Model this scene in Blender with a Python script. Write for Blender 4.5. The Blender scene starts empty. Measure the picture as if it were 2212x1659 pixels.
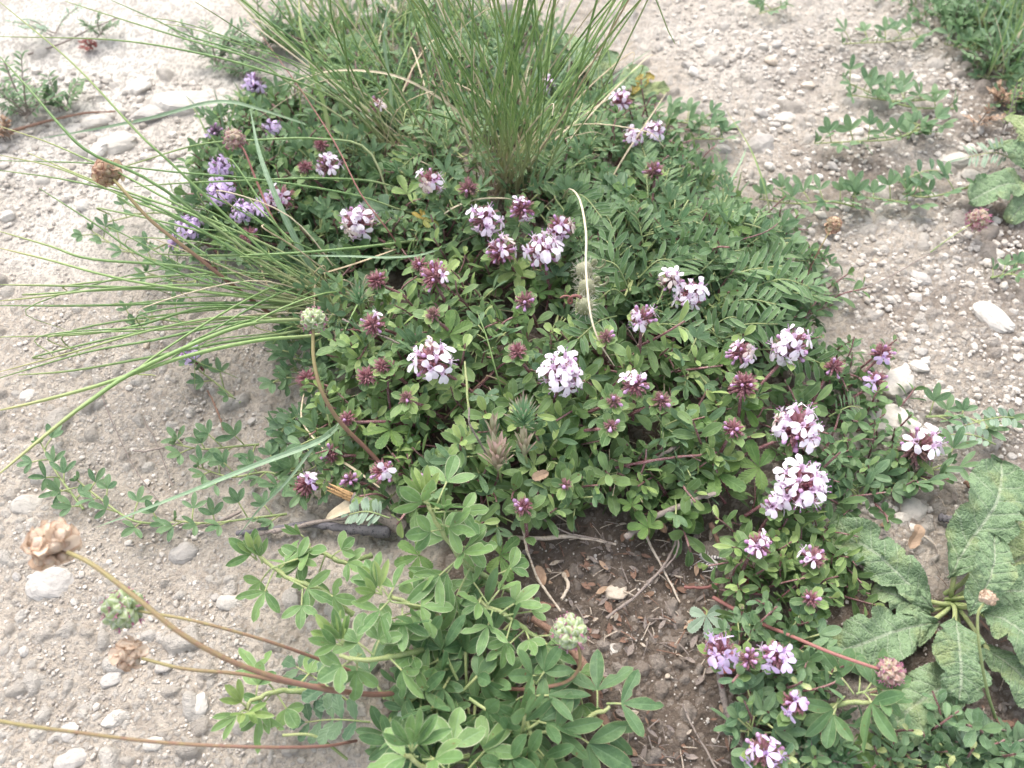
import bpy, math
import numpy as np
from math import radians, sin, cos, pi

# ---------------------------------------------------------------- camera, light, exposure
U = 0.01                      # lengths below are in centimetres
scene = bpy.context.scene
COL = scene.collection
PITCH = radians(55.0)
CAM_H = 30.0
FPX = 1720.0                  # focal length in pixels of a 2212 px wide view
cam_d = bpy.data.cameras.new("camera")
cam = bpy.data.objects.new("camera", cam_d)
COL.objects.link(cam)
cam.location = (0, 0, CAM_H * U)
cam.rotation_euler = (pi / 2 - PITCH, 0, 0)
cam_d.sensor_width = 36.0
cam_d.lens = 36.0 * FPX / 2212.0
cam_d.clip_start = 0.005
cam_d.clip_end = 200.0
cam_d.dof.use_dof = True
cam_d.dof.focus_distance = 0.315
cam_d.dof.aperture_fstop = 13.0
scene.camera = cam

SUN_EL, SUN_AZ = radians(58), radians(-20)     # azimuth from +Y (behind the tuft), towards -X
world = bpy.data.worlds.new("World")
scene.world = world
world.use_nodes = True
wn = world.node_tree.nodes
wl = world.node_tree.links
bg = wn.get("Background") or wn.new("ShaderNodeBackground")
sky = wn.new("ShaderNodeTexSky")
sky.sky_type = 'NISHITA'
sky.sun_disc = False
sky.sun_elevation = SUN_EL
sky.sun_rotation = SUN_AZ
sky.air_density = 1.0
sky.dust_density = 4.0
sky.ozone_density = 0.6
hs_ = wn.new("ShaderNodeHueSaturation")        # a thin even cloud cover greys the sky
hs_.inputs['Saturation'].default_value = 0.45
wl.new(sky.outputs[0], hs_.inputs['Color'])
wl.new(hs_.outputs[0], bg.inputs[0])
bg.inputs[1].default_value = 0.15
sun_d = bpy.data.lights.new("sun", 'SUN')
sun_d.energy = 0.65
sun_d.angle = radians(50)
sun_d.color = (1.0, 0.97, 0.92)
sun = bpy.data.objects.new("sun", sun_d)
COL.objects.link(sun)
sun.location = (0, 2, 3)
sun.rotation_euler = (pi / 2 - SUN_EL, 0, pi - SUN_AZ)   # shines from azimuth SUN_AZ
scene.view_settings.view_transform = 'Standard'
scene.view_settings.look = 'None'
scene.view_settings.exposure = 1.6
scene.view_settings.gamma = 1.0
scene.view_settings.use_curve_mapping = False

rng = np.random.default_rng(11)
A = np.array


def rnd(a, b):
    return float(rng.uniform(a, b))


# ---------------------------------------------------------------- points from the view
CAM = A([0, 0, CAM_H])
FWD = A([0, cos(PITCH), -sin(PITCH)])
UPV = A([0, sin(PITCH), cos(PITCH)])
RGT = A([1.0, 0, 0])


def ray(px, py):
    return FWD + RGT * ((px - 1106) / FPX) + UPV * (-(py - 829.5) / FPX)


def at(px, py, z):
    d = ray(px, py)
    return CAM + d * ((z - CAM_H) / d[2])


def depth(P):
    return float(np.dot(P - CAM, FWD))


def pxcm(P):
    return depth(P) / FPX


def project(x, y, z=0.0):
    q = np.stack([x, y, z + np.zeros_like(x)], -1) - CAM
    dz = np.maximum(q @ FWD, 0.05)
    return 1106 + FPX * (q @ RGT) / dz, 829.5 - FPX * (q @ UPV) / dz


# ---------------------------------------------------------------- noise
def _hash(ix, iy, s):
    h = (ix.astype(np.int64) * 374761393 + iy.astype(np.int64) * 668265263 + s * 974634541) & 0xFFFFFFFF
    h = ((h ^ (h >> 13)) * 1274126177) & 0xFFFFFFFF
    h = ((h ^ (h >> 15)) * 2246822519) & 0xFFFFFFFF
    return ((h ^ (h >> 16)) & 0xFFFFFF) / float(0xFFFFFF)


def vnoise(x, y, s=0):
    ix, iy = np.floor(x), np.floor(y)
    fx, fy = x - ix, y - iy
    fx, fy = fx * fx * (3 - 2 * fx), fy * fy * (3 - 2 * fy)
    a, b = _hash(ix, iy, s), _hash(ix + 1, iy, s)
    c, d = _hash(ix, iy + 1, s), _hash(ix + 1, iy + 1, s)
    return (a * (1 - fx) + b * fx) * (1 - fy) + (c * (1 - fx) + d * fx) * fy - 0.5


def fbm(x, y, s=0, o=4):
    v, a = 0, 1.0
    for k in range(o):
        v = v + a * vnoise(x, y, s + k)
        x, y, a = x * 2.03 + 7.1, y * 2.03 + 3.3, a * 0.5
    return v


def stones(x, y, cell, s, keep, rmin=0.25, rmax=0.55):
    """bumps of half-sunk stones: height and a random shade for each"""
    gx, gy = x / cell, y / cell
    wx = gx + 0.35 * vnoise(gx * 2.1, gy * 2.1, s + 50)
    wy = gy + 0.35 * vnoise(gx * 2.1, gy * 2.1, s + 51)
    ix, iy = np.floor(wx), np.floor(wy)
    H = np.zeros_like(x)
    C = np.zeros_like(x)
    for dx in (-1, 0, 1):
        for dy in (-1, 0, 1):
            jx, jy = ix + dx, iy + dy
            r = rmin + (rmax - rmin) * _hash(jx, jy, s + 3)
            on = _hash(jx, jy, s + 4) < keep
            ex = wx - jx - 0.2 - 0.6 * _hash(jx, jy, s + 1)
            ey = wy - jy - 0.2 - 0.6 * _hash(jx, jy, s + 2)
            an = _hash(jx, jy, s + 6) * 3.14
            ca, sa = np.cos(an), np.sin(an)
            qx, qy = (ex * ca + ey * sa), (-ex * sa + ey * ca) * 1.35
            d2 = (qx * qx + qy * qy) / (r * r)
            h = np.where(on & (d2 < 1), np.power(np.maximum(1 - d2, 0), 0.42) * r * cell * 0.62 + qx * cell * 0.12, 0)
            C = np.where(h > H, 0.15 + 0.85 * _hash(jx, jy, s + 7), C)
            H = np.maximum(H, h)
    return H, C


# ---------------------------------------------------------------- ground and canopy heights
def _blobs(rows):
    out = []
    for px, py, r, h in rows:
        P = at(px, py, 0.8)
        k = depth(P) / FPX
        out.append((P[0], P[1], r * k, r * k * 1.25, h))
    return out


MAT = _blobs([(750, 420, 260, 2.2), (1000, 500, 300, 3.2), (1250, 560, 330, 3.4), (1500, 600, 270, 3.0), (1000, 800, 340, 3.3),
              (1300, 850, 330, 3.4), (1550, 900, 240, 2.4), (1150, 980, 260, 2.2), (850, 650, 230, 2.4), (1650, 760, 170, 2.4),
              (1680, 1030, 150, 2.0), (1640, 1230, 140, 1.6), (800, 950, 140, 1.8), (560, 450, 140, 1.5), (1350, 330, 150, 1.8),
              (900, 250, 250, 2.2), (1640, 1480, 150, 1.3), (900, 1350, 260, 1.6), (1130, 1560, 240, 1.5)])
SOIL = _blobs([(1330, 1330, 260, 1), (1420, 1520, 250, 1), (1480, 1230, 130, 1), (1120, 1260, 190, 1), (1560, 1600, 180, 1), (1080, 1450, 150, 1),
               (1300, 700, 420, .9), (1020, 560, 270, .9), (1040, 840, 270, .9), (1550, 900, 300, .8), (1150, 350, 250, .6),
               (1750, 1300, 230, .7), (1900, 1300, 220, .55), (2080, 1430, 230, .7), (860, 350, 170, .5), (900, 1500, 130, .5)])
PALE = _blobs([(150, 120, 420, 1.0), (420, 190, 300, .8), (200, 420, 300, .6), (430, 400, 240, .8), (1700, 60, 330, .35), (60, 560, 180, .35), (1950, 240, 150, .35)])


def blobmax(B, x, y, p=1.0):
    v = np.zeros_like(x)
    for bx, by, rx, ry, h in B:
        d = ((x - bx) / rx) ** 2 + ((y - by) / ry) ** 2
        v = np.maximum(v, h * np.clip(1 - d, 0, 1) ** p)
    return v


def gbase(x, y):
    x, y = np.asarray(x, float), np.asarray(y, float)
    z = 0.85 * fbm(x / 16, y / 16, 3, 3) + 0.35 * fbm(x / 3.5, y / 3.5, 9, 2)
    z = z + 0.35 * blobmax(MAT, x, y)
    z = z - 0.2 * np.exp(-((x + 26) / 9) ** 2 - ((y - 24) / 16) ** 2)
    z = z + 1.3 * np.exp(-((x + 38) / 12) ** 2 - ((y - 55) / 10) ** 2)
    return z


_GX, _GY = np.arange(-90, 90.1, 0.4), np.arange(-12, 110.1, 0.4)
_gx, _gy = np.meshgrid(_GX, _GY)
_GRID = {'g': gbase(_gx, _gy).tolist(), 'c': blobmax(MAT, _gx, _gy, 0.85).tolist()}


def _look(k, x, y):
    T_ = _GRID[k]
    u = min(max((x + 90) / 0.4, 0), len(_GX) - 1.001)
    v = min(max((y + 12) / 0.4, 0), len(_GY) - 1.001)
    i, j = int(u), int(v)
    u -= i
    v -= j
    return (T_[j][i] * (1 - u) + T_[j][i + 1] * u) * (1 - v) + (T_[j + 1][i] * (1 - u) + T_[j + 1][i + 1] * u) * v


def g1(x, y):
    return _look('g', x, y)


def can(x, y):
    return _look('c', x, y)


def onground(px, py, h=0.0, canopy=0.0):
    z = 0.0
    P = at(px, py, z)
    for _ in range(7):
        z = 0.5 * z + 0.5 * (g1(P[0], P[1]) + h + canopy * can(P[0], P[1]))
        P = at(px, py, z)
    return P


# ---------------------------------------------------------------- materials
def new_mat(name):
    m = bpy.data.materials.new(name)
    m.use_nodes = True
    nt = m.node_tree
    nt.nodes.clear()
    out = nt.nodes.new("ShaderNodeOutputMaterial")
    return m, nt, out


def N(nt, t, **kw):
    n = nt.nodes.new(t)
    for k, v in kw.items():
        setattr(n, k, v)
    return n


def math_n(nt, op, a, b=None, c=None, clamp=False):
    n = N(nt, "ShaderNodeMath", operation=op, use_clamp=clamp)
    for i, v in enumerate((a, b, c)):
        if v is None:
            continue
        if isinstance(v, (int, float)):
            n.inputs[i].default_value = v
        else:
            nt.links.new(v, n.inputs[i])
    return n.outputs[0]


def mix_n(nt, f, a, b, mode='MIX'):
    n = N(nt, "ShaderNodeMix", data_type='RGBA', blend_type=mode)
    n.clamp_factor = True
    for sock, v in ((n.inputs[0], f), (n.inputs[6], a), (n.inputs[7], b)):
        if isinstance(v, (int, float)):
            sock.default_value = v
        elif isinstance(v, (tuple, list)):
            sock.default_value = (*v[:3], 1)
        else:
            nt.links.new(v, sock)
    return n.outputs[2]


def noise_n(nt, scale, detail=3, vec=None, rough=0.55):
    n = N(nt, "ShaderNodeTexNoise")
    n.inputs['Scale'].default_value = scale
    n.inputs['Detail'].default_value = detail
    n.inputs['Roughness'].default_value = rough
    if vec is not None:
        nt.links.new(vec, n.inputs['Vector'])
    return n.outputs[0]


def smooth_n(nt, v, lo, hi):
    n = N(nt, "ShaderNodeMapRange", interpolation_type='SMOOTHSTEP')
    nt.links.new(v, n.inputs[0])
    n.inputs[1].default_value = lo
    n.inputs[2].default_value = hi
    return n.outputs[0]


def coord(nt):
    return N(nt, "ShaderNodeTexCoord").outputs['Object']


def finish(nt, out, col, rough=0.6, spec=0.35, transl=0.0, bump=None, bstr=0.3, bdist=0.0004, tcol=None):
    p = N(nt, "ShaderNodeBsdfPrincipled")
    if isinstance(col, tuple):
        p.inputs['Base Color'].default_value = (*col, 1)
    else:
        nt.links.new(col, p.inputs['Base Color'])
    p.inputs['Roughness'].default_value = rough
    p.inputs['Specular IOR Level'].default_value = spec
    if bump is not None:
        b = N(nt, "ShaderNodeBump")
        b.inputs['Strength'].default_value = bstr
        b.inputs['Distance'].default_value = bdist
        nt.links.new(bump, b.inputs['Height'])
        nt.links.new(b.outputs[0], p.inputs['Normal'])
    if transl > 0:
        t = N(nt, "ShaderNodeBsdfTranslucent")
        c2 = tcol or col
        if isinstance(c2, tuple):
            t.inputs[0].default_value = (*c2, 1)
        else:
            nt.links.new(c2, t.inputs[0])
        mx = N(nt, "ShaderNodeMixShader")
        mx.inputs[0].default_value = transl
        nt.links.new(p.outputs[0], mx.inputs[1])
        nt.links.new(t.outputs[0], mx.inputs[2])
        nt.links.new(mx.outputs[0], out.inputs[0])
    else:
        nt.links.new(p.outputs[0], out.inputs[0])


def leafco(nt):
    a = N(nt, "ShaderNodeAttribute", attribute_name="leafco")
    s = N(nt, "ShaderNodeSeparateXYZ")
    nt.links.new(a.outputs['Vector'], s.inputs[0])
    return s.outputs[0], s.outputs[1], s.outputs[2]


def leaf_mat(name, dark, light, edge=None, ew=0.84, mid=None, rough=0.5, spec=0.4, transl=0.38, base=None, tip=None, spots=None, hair=0.0, vein=0.5):
    """leaf surface: colour differs from leaf to leaf, midrib, side veins, rim, specks of age"""
    m, nt, out = new_mat(name)
    x, y, r = leafco(nt)
    oi = N(nt, "ShaderNodeObjectInfo")
    rr = math_n(nt, 'FRACT', math_n(nt, 'ADD', r, oi.outputs['Random']))
    col = mix_n(nt, rr, dark, light)
    co = coord(nt)
    n1 = noise_n(nt, 350, 3, co)
    col = mix_n(nt, math_n(nt, 'MULTIPLY', smooth_n(nt, n1, 0.4, 0.75), 0.4), col, tuple(min(1, c * 1.5 + 0.01) for c in light))
    if base:
        col = mix_n(nt, smooth_n(nt, y, 0.35, 0.0), col, base)
    if tip:
        col = mix_n(nt, math_n(nt, 'MULTIPLY', smooth_n(nt, y, 0.55, 1.0), rr), col, tip)
    ax = math_n(nt, 'ABSOLUTE', x)
    if mid:
        f = math_n(nt, 'MULTIPLY', smooth_n(nt, ax, 0.13, 0.03), 0.75)
        col = mix_n(nt, f, col, mid)
    w = math_n(nt, 'SINE', math_n(nt, 'MULTIPLY', math_n(nt, 'SUBTRACT', y, math_n(nt, 'MULTIPLY', ax, 0.25)), 44))
    if edge:
        col = mix_n(nt, math_n(nt, 'MULTIPLY', smooth_n(nt, ax, ew, min(ew + 0.1, 0.99)), 0.85), col, edge)
    if spots:
        n2 = noise_n(nt, 600, 2, co)
        col = mix_n(nt, smooth_n(nt, math_n(nt, 'ADD', n2, math_n(nt, 'MULTIPLY', rr, 0.08)), 0.74, 0.8), col, spots)
    h = math_n(nt, 'ADD', math_n(nt, 'MULTIPLY', w, 0.25 * vein), math_n(nt, 'ADD', math_n(nt, 'MULTIPLY', noise_n(nt, 1600, 2, co), 0.8), math_n(nt, 'MULTIPLY', smooth_n(nt, ax, 0.0, 0.2), 0.7)))
    if hair:
        n3 = noise_n(nt, 4000, 1, co)
        col = mix_n(nt, math_n(nt, 'MULTIPLY', smooth_n(nt, n3, 0.55, 0.7), hair), col, (0.5, 0.55, 0.5))
    finish(nt, out, col, rough, spec, transl, bump=h, bstr=0.5, bdist=0.0003)
    return m


def stem_mat(name, a, b, rough=0.55, hair=0.0):
    m, nt, out = new_mat(name)
    x, y, r = leafco(nt)
    co = coord(nt)
    f = math_n(nt, 'ADD', math_n(nt, 'MULTIPLY', noise_n(nt, 500, 3, co), 0.9), math_n(nt, 'MULTIPLY', math_n(nt, 'SUBTRACT', y, 0.5), 0.9))
    col = mix_n(nt, smooth_n(nt, f, 0.1, 0.9), a, b)
    n3 = noise_n(nt, 3500, 1, co)
    if hair:
        col = mix_n(nt, math_n(nt, 'MULTIPLY', smooth_n(nt, n3, 0.52, 0.68), hair), col, (0.62, 0.6, 0.58))
    finish(nt, out, col, rough, 0.35, 0.0, bump=n3, bstr=0.4)
    return m


G = {}
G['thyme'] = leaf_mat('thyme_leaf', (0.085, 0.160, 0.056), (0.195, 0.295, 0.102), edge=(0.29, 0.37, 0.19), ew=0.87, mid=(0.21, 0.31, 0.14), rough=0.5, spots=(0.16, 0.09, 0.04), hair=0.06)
G['thyme_dark'] = leaf_mat('thyme_leaf_dark_green', (0.075, 0.155, 0.066), (0.165, 0.260, 0.105), edge=(0.24, 0.33, 0.19), ew=0.88, mid=(0.18, 0.28, 0.13), rough=0.45, spots=(0.14, 0.08, 0.04), hair=0.06)  # a darker green thyme, the leaf's own colour
G['young'] = leaf_mat('young_leaf', (0.17, 0.28, 0.080), (0.29, 0.38, 0.125), edge=(0.38, 0.45, 0.23), mid=(0.30, 0.39, 0.17), transl=0.3)
G['vetch'] = leaf_mat('vetch_leaflet', (0.095, 0.185, 0.072), (0.185, 0.290, 0.115), edge=(0.46, 0.52, 0.40), ew=0.86, mid=(0.20, 0.31, 0.14), rough=0.5, spots=(0.25, 0.16, 0.07), hair=0.12)
G['medick'] = leaf_mat('medick_leaflet', (0.095, 0.185, 0.085), (0.180, 0.280, 0.130), edge=(0.30, 0.40, 0.25), ew=0.9, mid=(0.19, 0.31, 0.17), rough=0.5, spots=(0.2, 0.2, 0.08), hair=0.2)
G['trefoil'] = leaf_mat('trefoil_leaflet', (0.105, 0.205, 0.070), (0.195, 0.310, 0.105), edge=(0.50, 0.54, 0.35), ew=0.87, mid=(0.21, 0.33, 0.15), rough=0.5, spots=(0.2, 0.16, 0.06), hair=0.08)
G['trefoil_deep'] = leaf_mat('trefoil_old_leaflet', (0.082, 0.165, 0.068), (0.145, 0.245, 0.095), edge=(0.36, 0.38, 0.20), ew=0.90, mid=(0.16, 0.27, 0.13), rough=0.5, spots=(0.20, 0.15, 0.06), hair=0.08)
G['cinquefoil'] = leaf_mat('cinquefoil_leaflet', (0.075, 0.165, 0.040), (0.170, 0.270, 0.070), edge=(0.25, 0.31, 0.14), ew=0.9, mid=(0.16, 0.27, 0.09), vein=1.6)
G['burnet'] = leaf_mat('burnet_leaflet', (0.075, 0.155, 0.080), (0.165, 0.255, 0.135), edge=(0.34, 0.40, 0.31), ew=0.9, mid=(0.18, 0.27, 0.16), vein=1.4)
G['grass'] = leaf_mat('grass_blade', (0.130, 0.235, 0.080), (0.285, 0.400, 0.150), base=(0.56, 0.54, 0.32), tip=(0.46, 0.44, 0.20), rough=0.45, transl=0.25, vein=0)
G['grass_blue'] = leaf_mat('broad_grass_blade', (0.185, 0.275, 0.165), (0.26, 0.36, 0.22), mid=(0.38, 0.46, 0.34), rough=0.5, transl=0.2, vein=0, spots=(0.4, 0.34, 0.2))
G['straw'] = leaf_mat('dry_straw', (0.40, 0.31, 0.19), (0.62, 0.53, 0.38), rough=0.6, transl=0.1, vein=0)
G['needle'] = leaf_mat('spurge_needle', (0.12, 0.23, 0.12), (0.17, 0.29, 0.15), tip=(0.45, 0.26, 0.25), rough=0.5, vein=0)
G['needle_pink'] = leaf_mat('spurge_pink_needle', (0.34, 0.36, 0.22), (0.46, 0.37, 0.29), tip=(0.58, 0.37, 0.36), rough=0.5, vein=0)
G['yellow'] = leaf_mat('yellow_leaf', (0.42, 0.28, 0.06), (0.30, 0.32, 0.10), mid=(0.4, 0.4, 0.2), spots=(0.25, 0.12, 0.04))
G['brownleaf'] = leaf_mat('withered_leaf', (0.20, 0.11, 0.065), (0.40, 0.28, 0.19), rough=0.7, transl=0.1)
G['redleaf'] = leaf_mat('red_leaf', (0.24, 0.05, 0.05), (0.36, 0.13, 0.10), rough=0.5)
G['frosty'] = leaf_mat('frosty_leaf', (0.20, 0.29, 0.20), (0.30, 0.40, 0.28), edge=(0.42, 0.5, 0.4), mid=(0.36, 0.44, 0.34), rough=0.6, hair=0.2)
G['calyx'] = leaf_mat('thyme_calyx', (0.29, 0.085, 0.115), (0.44, 0.22, 0.235), base=(0.33, 0.30, 0.17), tip=(0.50, 0.27, 0.31), rough=0.6, hair=0.4, vein=0)
G['calyx_green'] = leaf_mat('thyme_pale_calyx', (0.30, 0.20, 0.15), (0.42, 0.22, 0.24), base=(0.28, 0.29, 0.13), tip=(0.33, 0.12, 0.17), rough=0.55, hair=0.3, vein=0)
G['calyx_dull'] = leaf_mat('thyme_grey_calyx', (0.15, 0.10, 0.14), (0.24, 0.19, 0.20), base=(0.16, 0.2, 0.1), tip=(0.30, 0.18, 0.32), rough=0.55, hair=0.3, vein=0)
G['white'] = leaf_mat('pale_petal', (0.88, 0.78, 0.86), (0.95, 0.89, 0.93), base=(0.78, 0.60, 0.76), rough=0.6, spec=0.2, transl=0.3, vein=0)
G['pale'] = leaf_mat('lilac_white_petal', (0.86, 0.72, 0.84), (0.93, 0.83, 0.91), base=(0.76, 0.55, 0.74), rough=0.6, spec=0.2, transl=0.3, vein=0)
G['lilac'] = leaf_mat('lilac_petal', (0.68, 0.49, 0.80), (0.80, 0.64, 0.88), rough=0.6, spec=0.2, transl=0.3, vein=0)
G['faded'] = leaf_mat('faded_petal', (0.58, 0.45, 0.40), (0.74, 0.63, 0.58), rough=0.7, transl=0.15, vein=0)
G['bud'] = leaf_mat('thyme_bud', (0.56, 0.30, 0.52), (0.74, 0.50, 0.72), base=(0.42, 0.16, 0.26), rough=0.55, vein=0)
G['anther'] = stem_mat('anther', (0.22, 0.08, 0.2), (0.35, 0.2, 0.35))
G['thymestem'] = stem_mat('thyme_stem', (0.15, 0.045, 0.050), (0.24, 0.115, 0.105), hair=0.45)
G['greenstem'] = stem_mat('green_stem', (0.20, 0.26, 0.09), (0.30, 0.33, 0.13), hair=0.25)
G['burnetstem'] = stem_mat('burnet_stem', (0.24, 0.125, 0.095), (0.27, 0.23, 0.10))
G['redstem'] = stem_mat('red_stem', (0.24, 0.10, 0.085), (0.30, 0.13, 0.11))
G['seed_green'] = leaf_mat('burnet_green_seed', (0.33, 0.42, 0.18), (0.48, 0.56, 0.30), edge=(0.66, 0.70, 0.52), ew=0.55, rough=0.5, vein=0)
G['seed_pink'] = leaf_mat('burnet_pink_seed', (0.48, 0.20, 0.24), (0.48, 0.40, 0.27), edge=(0.62, 0.50, 0.44), ew=0.6, rough=0.5, vein=0)
G['seed_dry'] = leaf_mat('burnet_dry_scale', (0.56, 0.40, 0.28), (0.70, 0.57, 0.45), edge=(0.46, 0.28, 0.19), ew=0.8, rough=0.65, vein=0.5)
G['seed_rust'] = leaf_mat('burnet_rusty_scale', (0.50, 0.30, 0.22), (0.56, 0.47, 0.31), edge=(0.36, 0.17, 0.13), ew=0.75, rough=0.55, vein=0.5)
G['style'] = leaf_mat('burnet_style', (0.48, 0.14, 0.26), (0.55, 0.32, 0.40), vein=0)
G['hairy'] = leaf_mat('hairy_pod', (0.33, 0.34, 0.20), (0.48, 0.46, 0.33), rough=0.7, vein=0)
G['hair'] = leaf_mat('pod_hair', (0.55, 0.52, 0.42), (0.68, 0.64, 0.55), rough=0.7, vein=0)


def wood_mat(name, a, b, dark):
    m, nt, out = new_mat(name)
    x, y, r = leafco(nt)
    co = coord(nt)
    n = noise_n(nt, 900, 5, co, 0.7)
    v = N(nt, "ShaderNodeCombineXYZ")
    nt.links.new(x, v.inputs[0])
    nt.links.new(math_n(nt, 'MULTIPLY', y, 2.0), v.inputs[1])
    s = noise_n(nt, 9, 4, v.outputs[0], 0.7)
    col = mix_n(nt, s, a, b)
    col = mix_n(nt, smooth_n(nt, n, 0.52, 0.66), col, dark)
    finish(nt, out, col, 0.8, 0.2, 0, bump=math_n(nt, 'ADD', s, n), bstr=0.7, bdist=0.0006)
    return m


G['twig'] = wood_mat('dead_twig', (0.22, 0.18, 0.155), (0.36, 0.30, 0.26), (0.10, 0.085, 0.08))
G['twig_dark'] = wood_mat('dark_wood', (0.10, 0.095, 0.105), (0.20, 0.185, 0.185), (0.035, 0.033, 0.04))
G['twig_pale'] = wood_mat('bleached_stalk', (0.44, 0.36, 0.28), (0.58, 0.50, 0.41), (0.30, 0.22, 0.16))
G['twig_brown'] = wood_mat('brown_root', (0.20, 0.115, 0.08), (0.30, 0.19, 0.14), (0.10, 0.055, 0.04))
G['tornwood'] = wood_mat('torn_wood', (0.50, 0.27, 0.10), (0.66, 0.45, 0.25), (0.12, 0.06, 0.03))


def sage_mat(name, a, b, rim):
    m, nt, out = new_mat(name)
    x, y, r = leafco(nt)
    co = coord(nt)
    vo = N(nt, "ShaderNodeTexVoronoi", feature='DISTANCE_TO_EDGE')
    vo.inputs['Scale'].default_value = 560
    wob = N(nt, "ShaderNodeTexNoise")
    wob.inputs['Scale'].default_value = 300
    nt.links.new(co, wob.inputs['Vector'])
    va = N(nt, "ShaderNodeVectorMath", operation='MULTIPLY_ADD')
    nt.links.new(wob.outputs['Color'], va.inputs[0])
    va.inputs[1].default_value = (0.003, 0.003, 0.003)
    nt.links.new(co, va.inputs[2])
    nt.links.new(va.outputs[0], vo.inputs['Vector'])
    d = smooth_n(nt, vo.outputs[0], 0.0, 0.25)
    oi = N(nt, "ShaderNodeObjectInfo")
    col = mix_n(nt, math_n(nt, 'FRACT', math_n(nt, 'ADD', r, oi.outputs['Random'])), a, b)
    col = mix_n(nt, math_n(nt, 'MULTIPLY', math_n(nt, 'SUBTRACT', 1.0, d), 0.4), col, tuple(c * 1.35 for c in b))
    ax = math_n(nt, 'ABSOLUTE', x)
    w = math_n(nt, 'SINE', math_n(nt, 'MULTIPLY', math_n(nt, 'SUBTRACT', y, math_n(nt, 'MULTIPLY', ax, 0.14)), 52))
    sv = math_n(nt, 'MULTIPLY', smooth_n(nt, w, 0.90, 1.0), 0.45)
    col = mix_n(nt, sv, col, rim)
    col = mix_n(nt, math_n(nt, 'MULTIPLY', smooth_n(nt, ax, 0.075, 0.02), 0.85), col, rim)
    n2 = noise_n(nt, 130, 3, co)
    n4 = noise_n(nt, 75, 3, co)
    col = mix_n(nt, math_n(nt, 'MULTIPLY', smooth_n(nt, n4, 0.5, 0.72), 0.55), col, (0.27, 0.30, 0.12))
    col = mix_n(nt, smooth_n(nt, n2, 0.70, 0.75), col, (0.10, 0.06, 0.04))
    n3 = noise_n(nt, 3500, 1, co)
    col = mix_n(nt, math_n(nt, 'MULTIPLY', smooth_n(nt, n3, 0.5, 0.7), 0.22), col, (0.5, 0.56, 0.48))
    hgt = math_n(nt, 'SUBTRACT', d, math_n(nt, 'MULTIPLY', sv, 1.2))
    finish(nt, out, col, 0.75, 0.2, 0.12, bump=hgt, bstr=0.6, bdist=0.0005)
    return m


G['sage'] = sage_mat('sage_leaf', (0.112, 0.175, 0.088), (0.170, 0.240, 0.125), (0.31, 0.36, 0.25))
G['sage_yellow'] = sage_mat('ageing_sage_leaf', (0.20, 0.26, 0.11), (0.27, 0.31, 0.15), (0.42, 0.43, 0.28))


def stone_mat(name, a, b):
    m, nt, out = new_mat(name)
    x, y, r = leafco(nt)
    oi = N(nt, "ShaderNodeObjectInfo")
    co = coord(nt)
    rr = math_n(nt, 'FRACT', math_n(nt, 'ADD', r, oi.outputs['Random']))
    col = mix_n(nt, rr, a, b)
    n = noise_n(nt, 260, 5, co, 0.65)
    col = mix_n(nt, math_n(nt, 'MULTIPLY', smooth_n(nt, n, 0.42, 0.72), 0.55), col, tuple(c * 0.66 for c in a))
    n2 = noise_n(nt, 1500, 3, co, 0.7)
    col = mix_n(nt, math_n(nt, 'MULTIPLY', smooth_n(nt, n2, 0.6, 0.75), 0.4), col, tuple(c * 0.5 for c in a))
    finish(nt, out, col, 0.85, 0.2, 0, bump=math_n(nt, 'ADD', n, math_n(nt, 'MULTIPLY', n2, 0.5)), bstr=0.6, bdist=0.0009)
    return m


G['stone_pale'] = stone_mat('pale_stone', (0.47, 0.43, 0.375), (0.60, 0.56, 0.505))
G['stone_grey'] = stone_mat('grey_stone', (0.37, 0.34, 0.305), (0.48, 0.445, 0.405))
G['stone_tan'] = stone_mat('tan_stone', (0.42, 0.34, 0.26), (0.52, 0.45, 0.37))
G['stone_mixed'] = stone_mat('mixed_stone', (0.36, 0.32, 0.275), (0.60, 0.55, 0.49))


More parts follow.
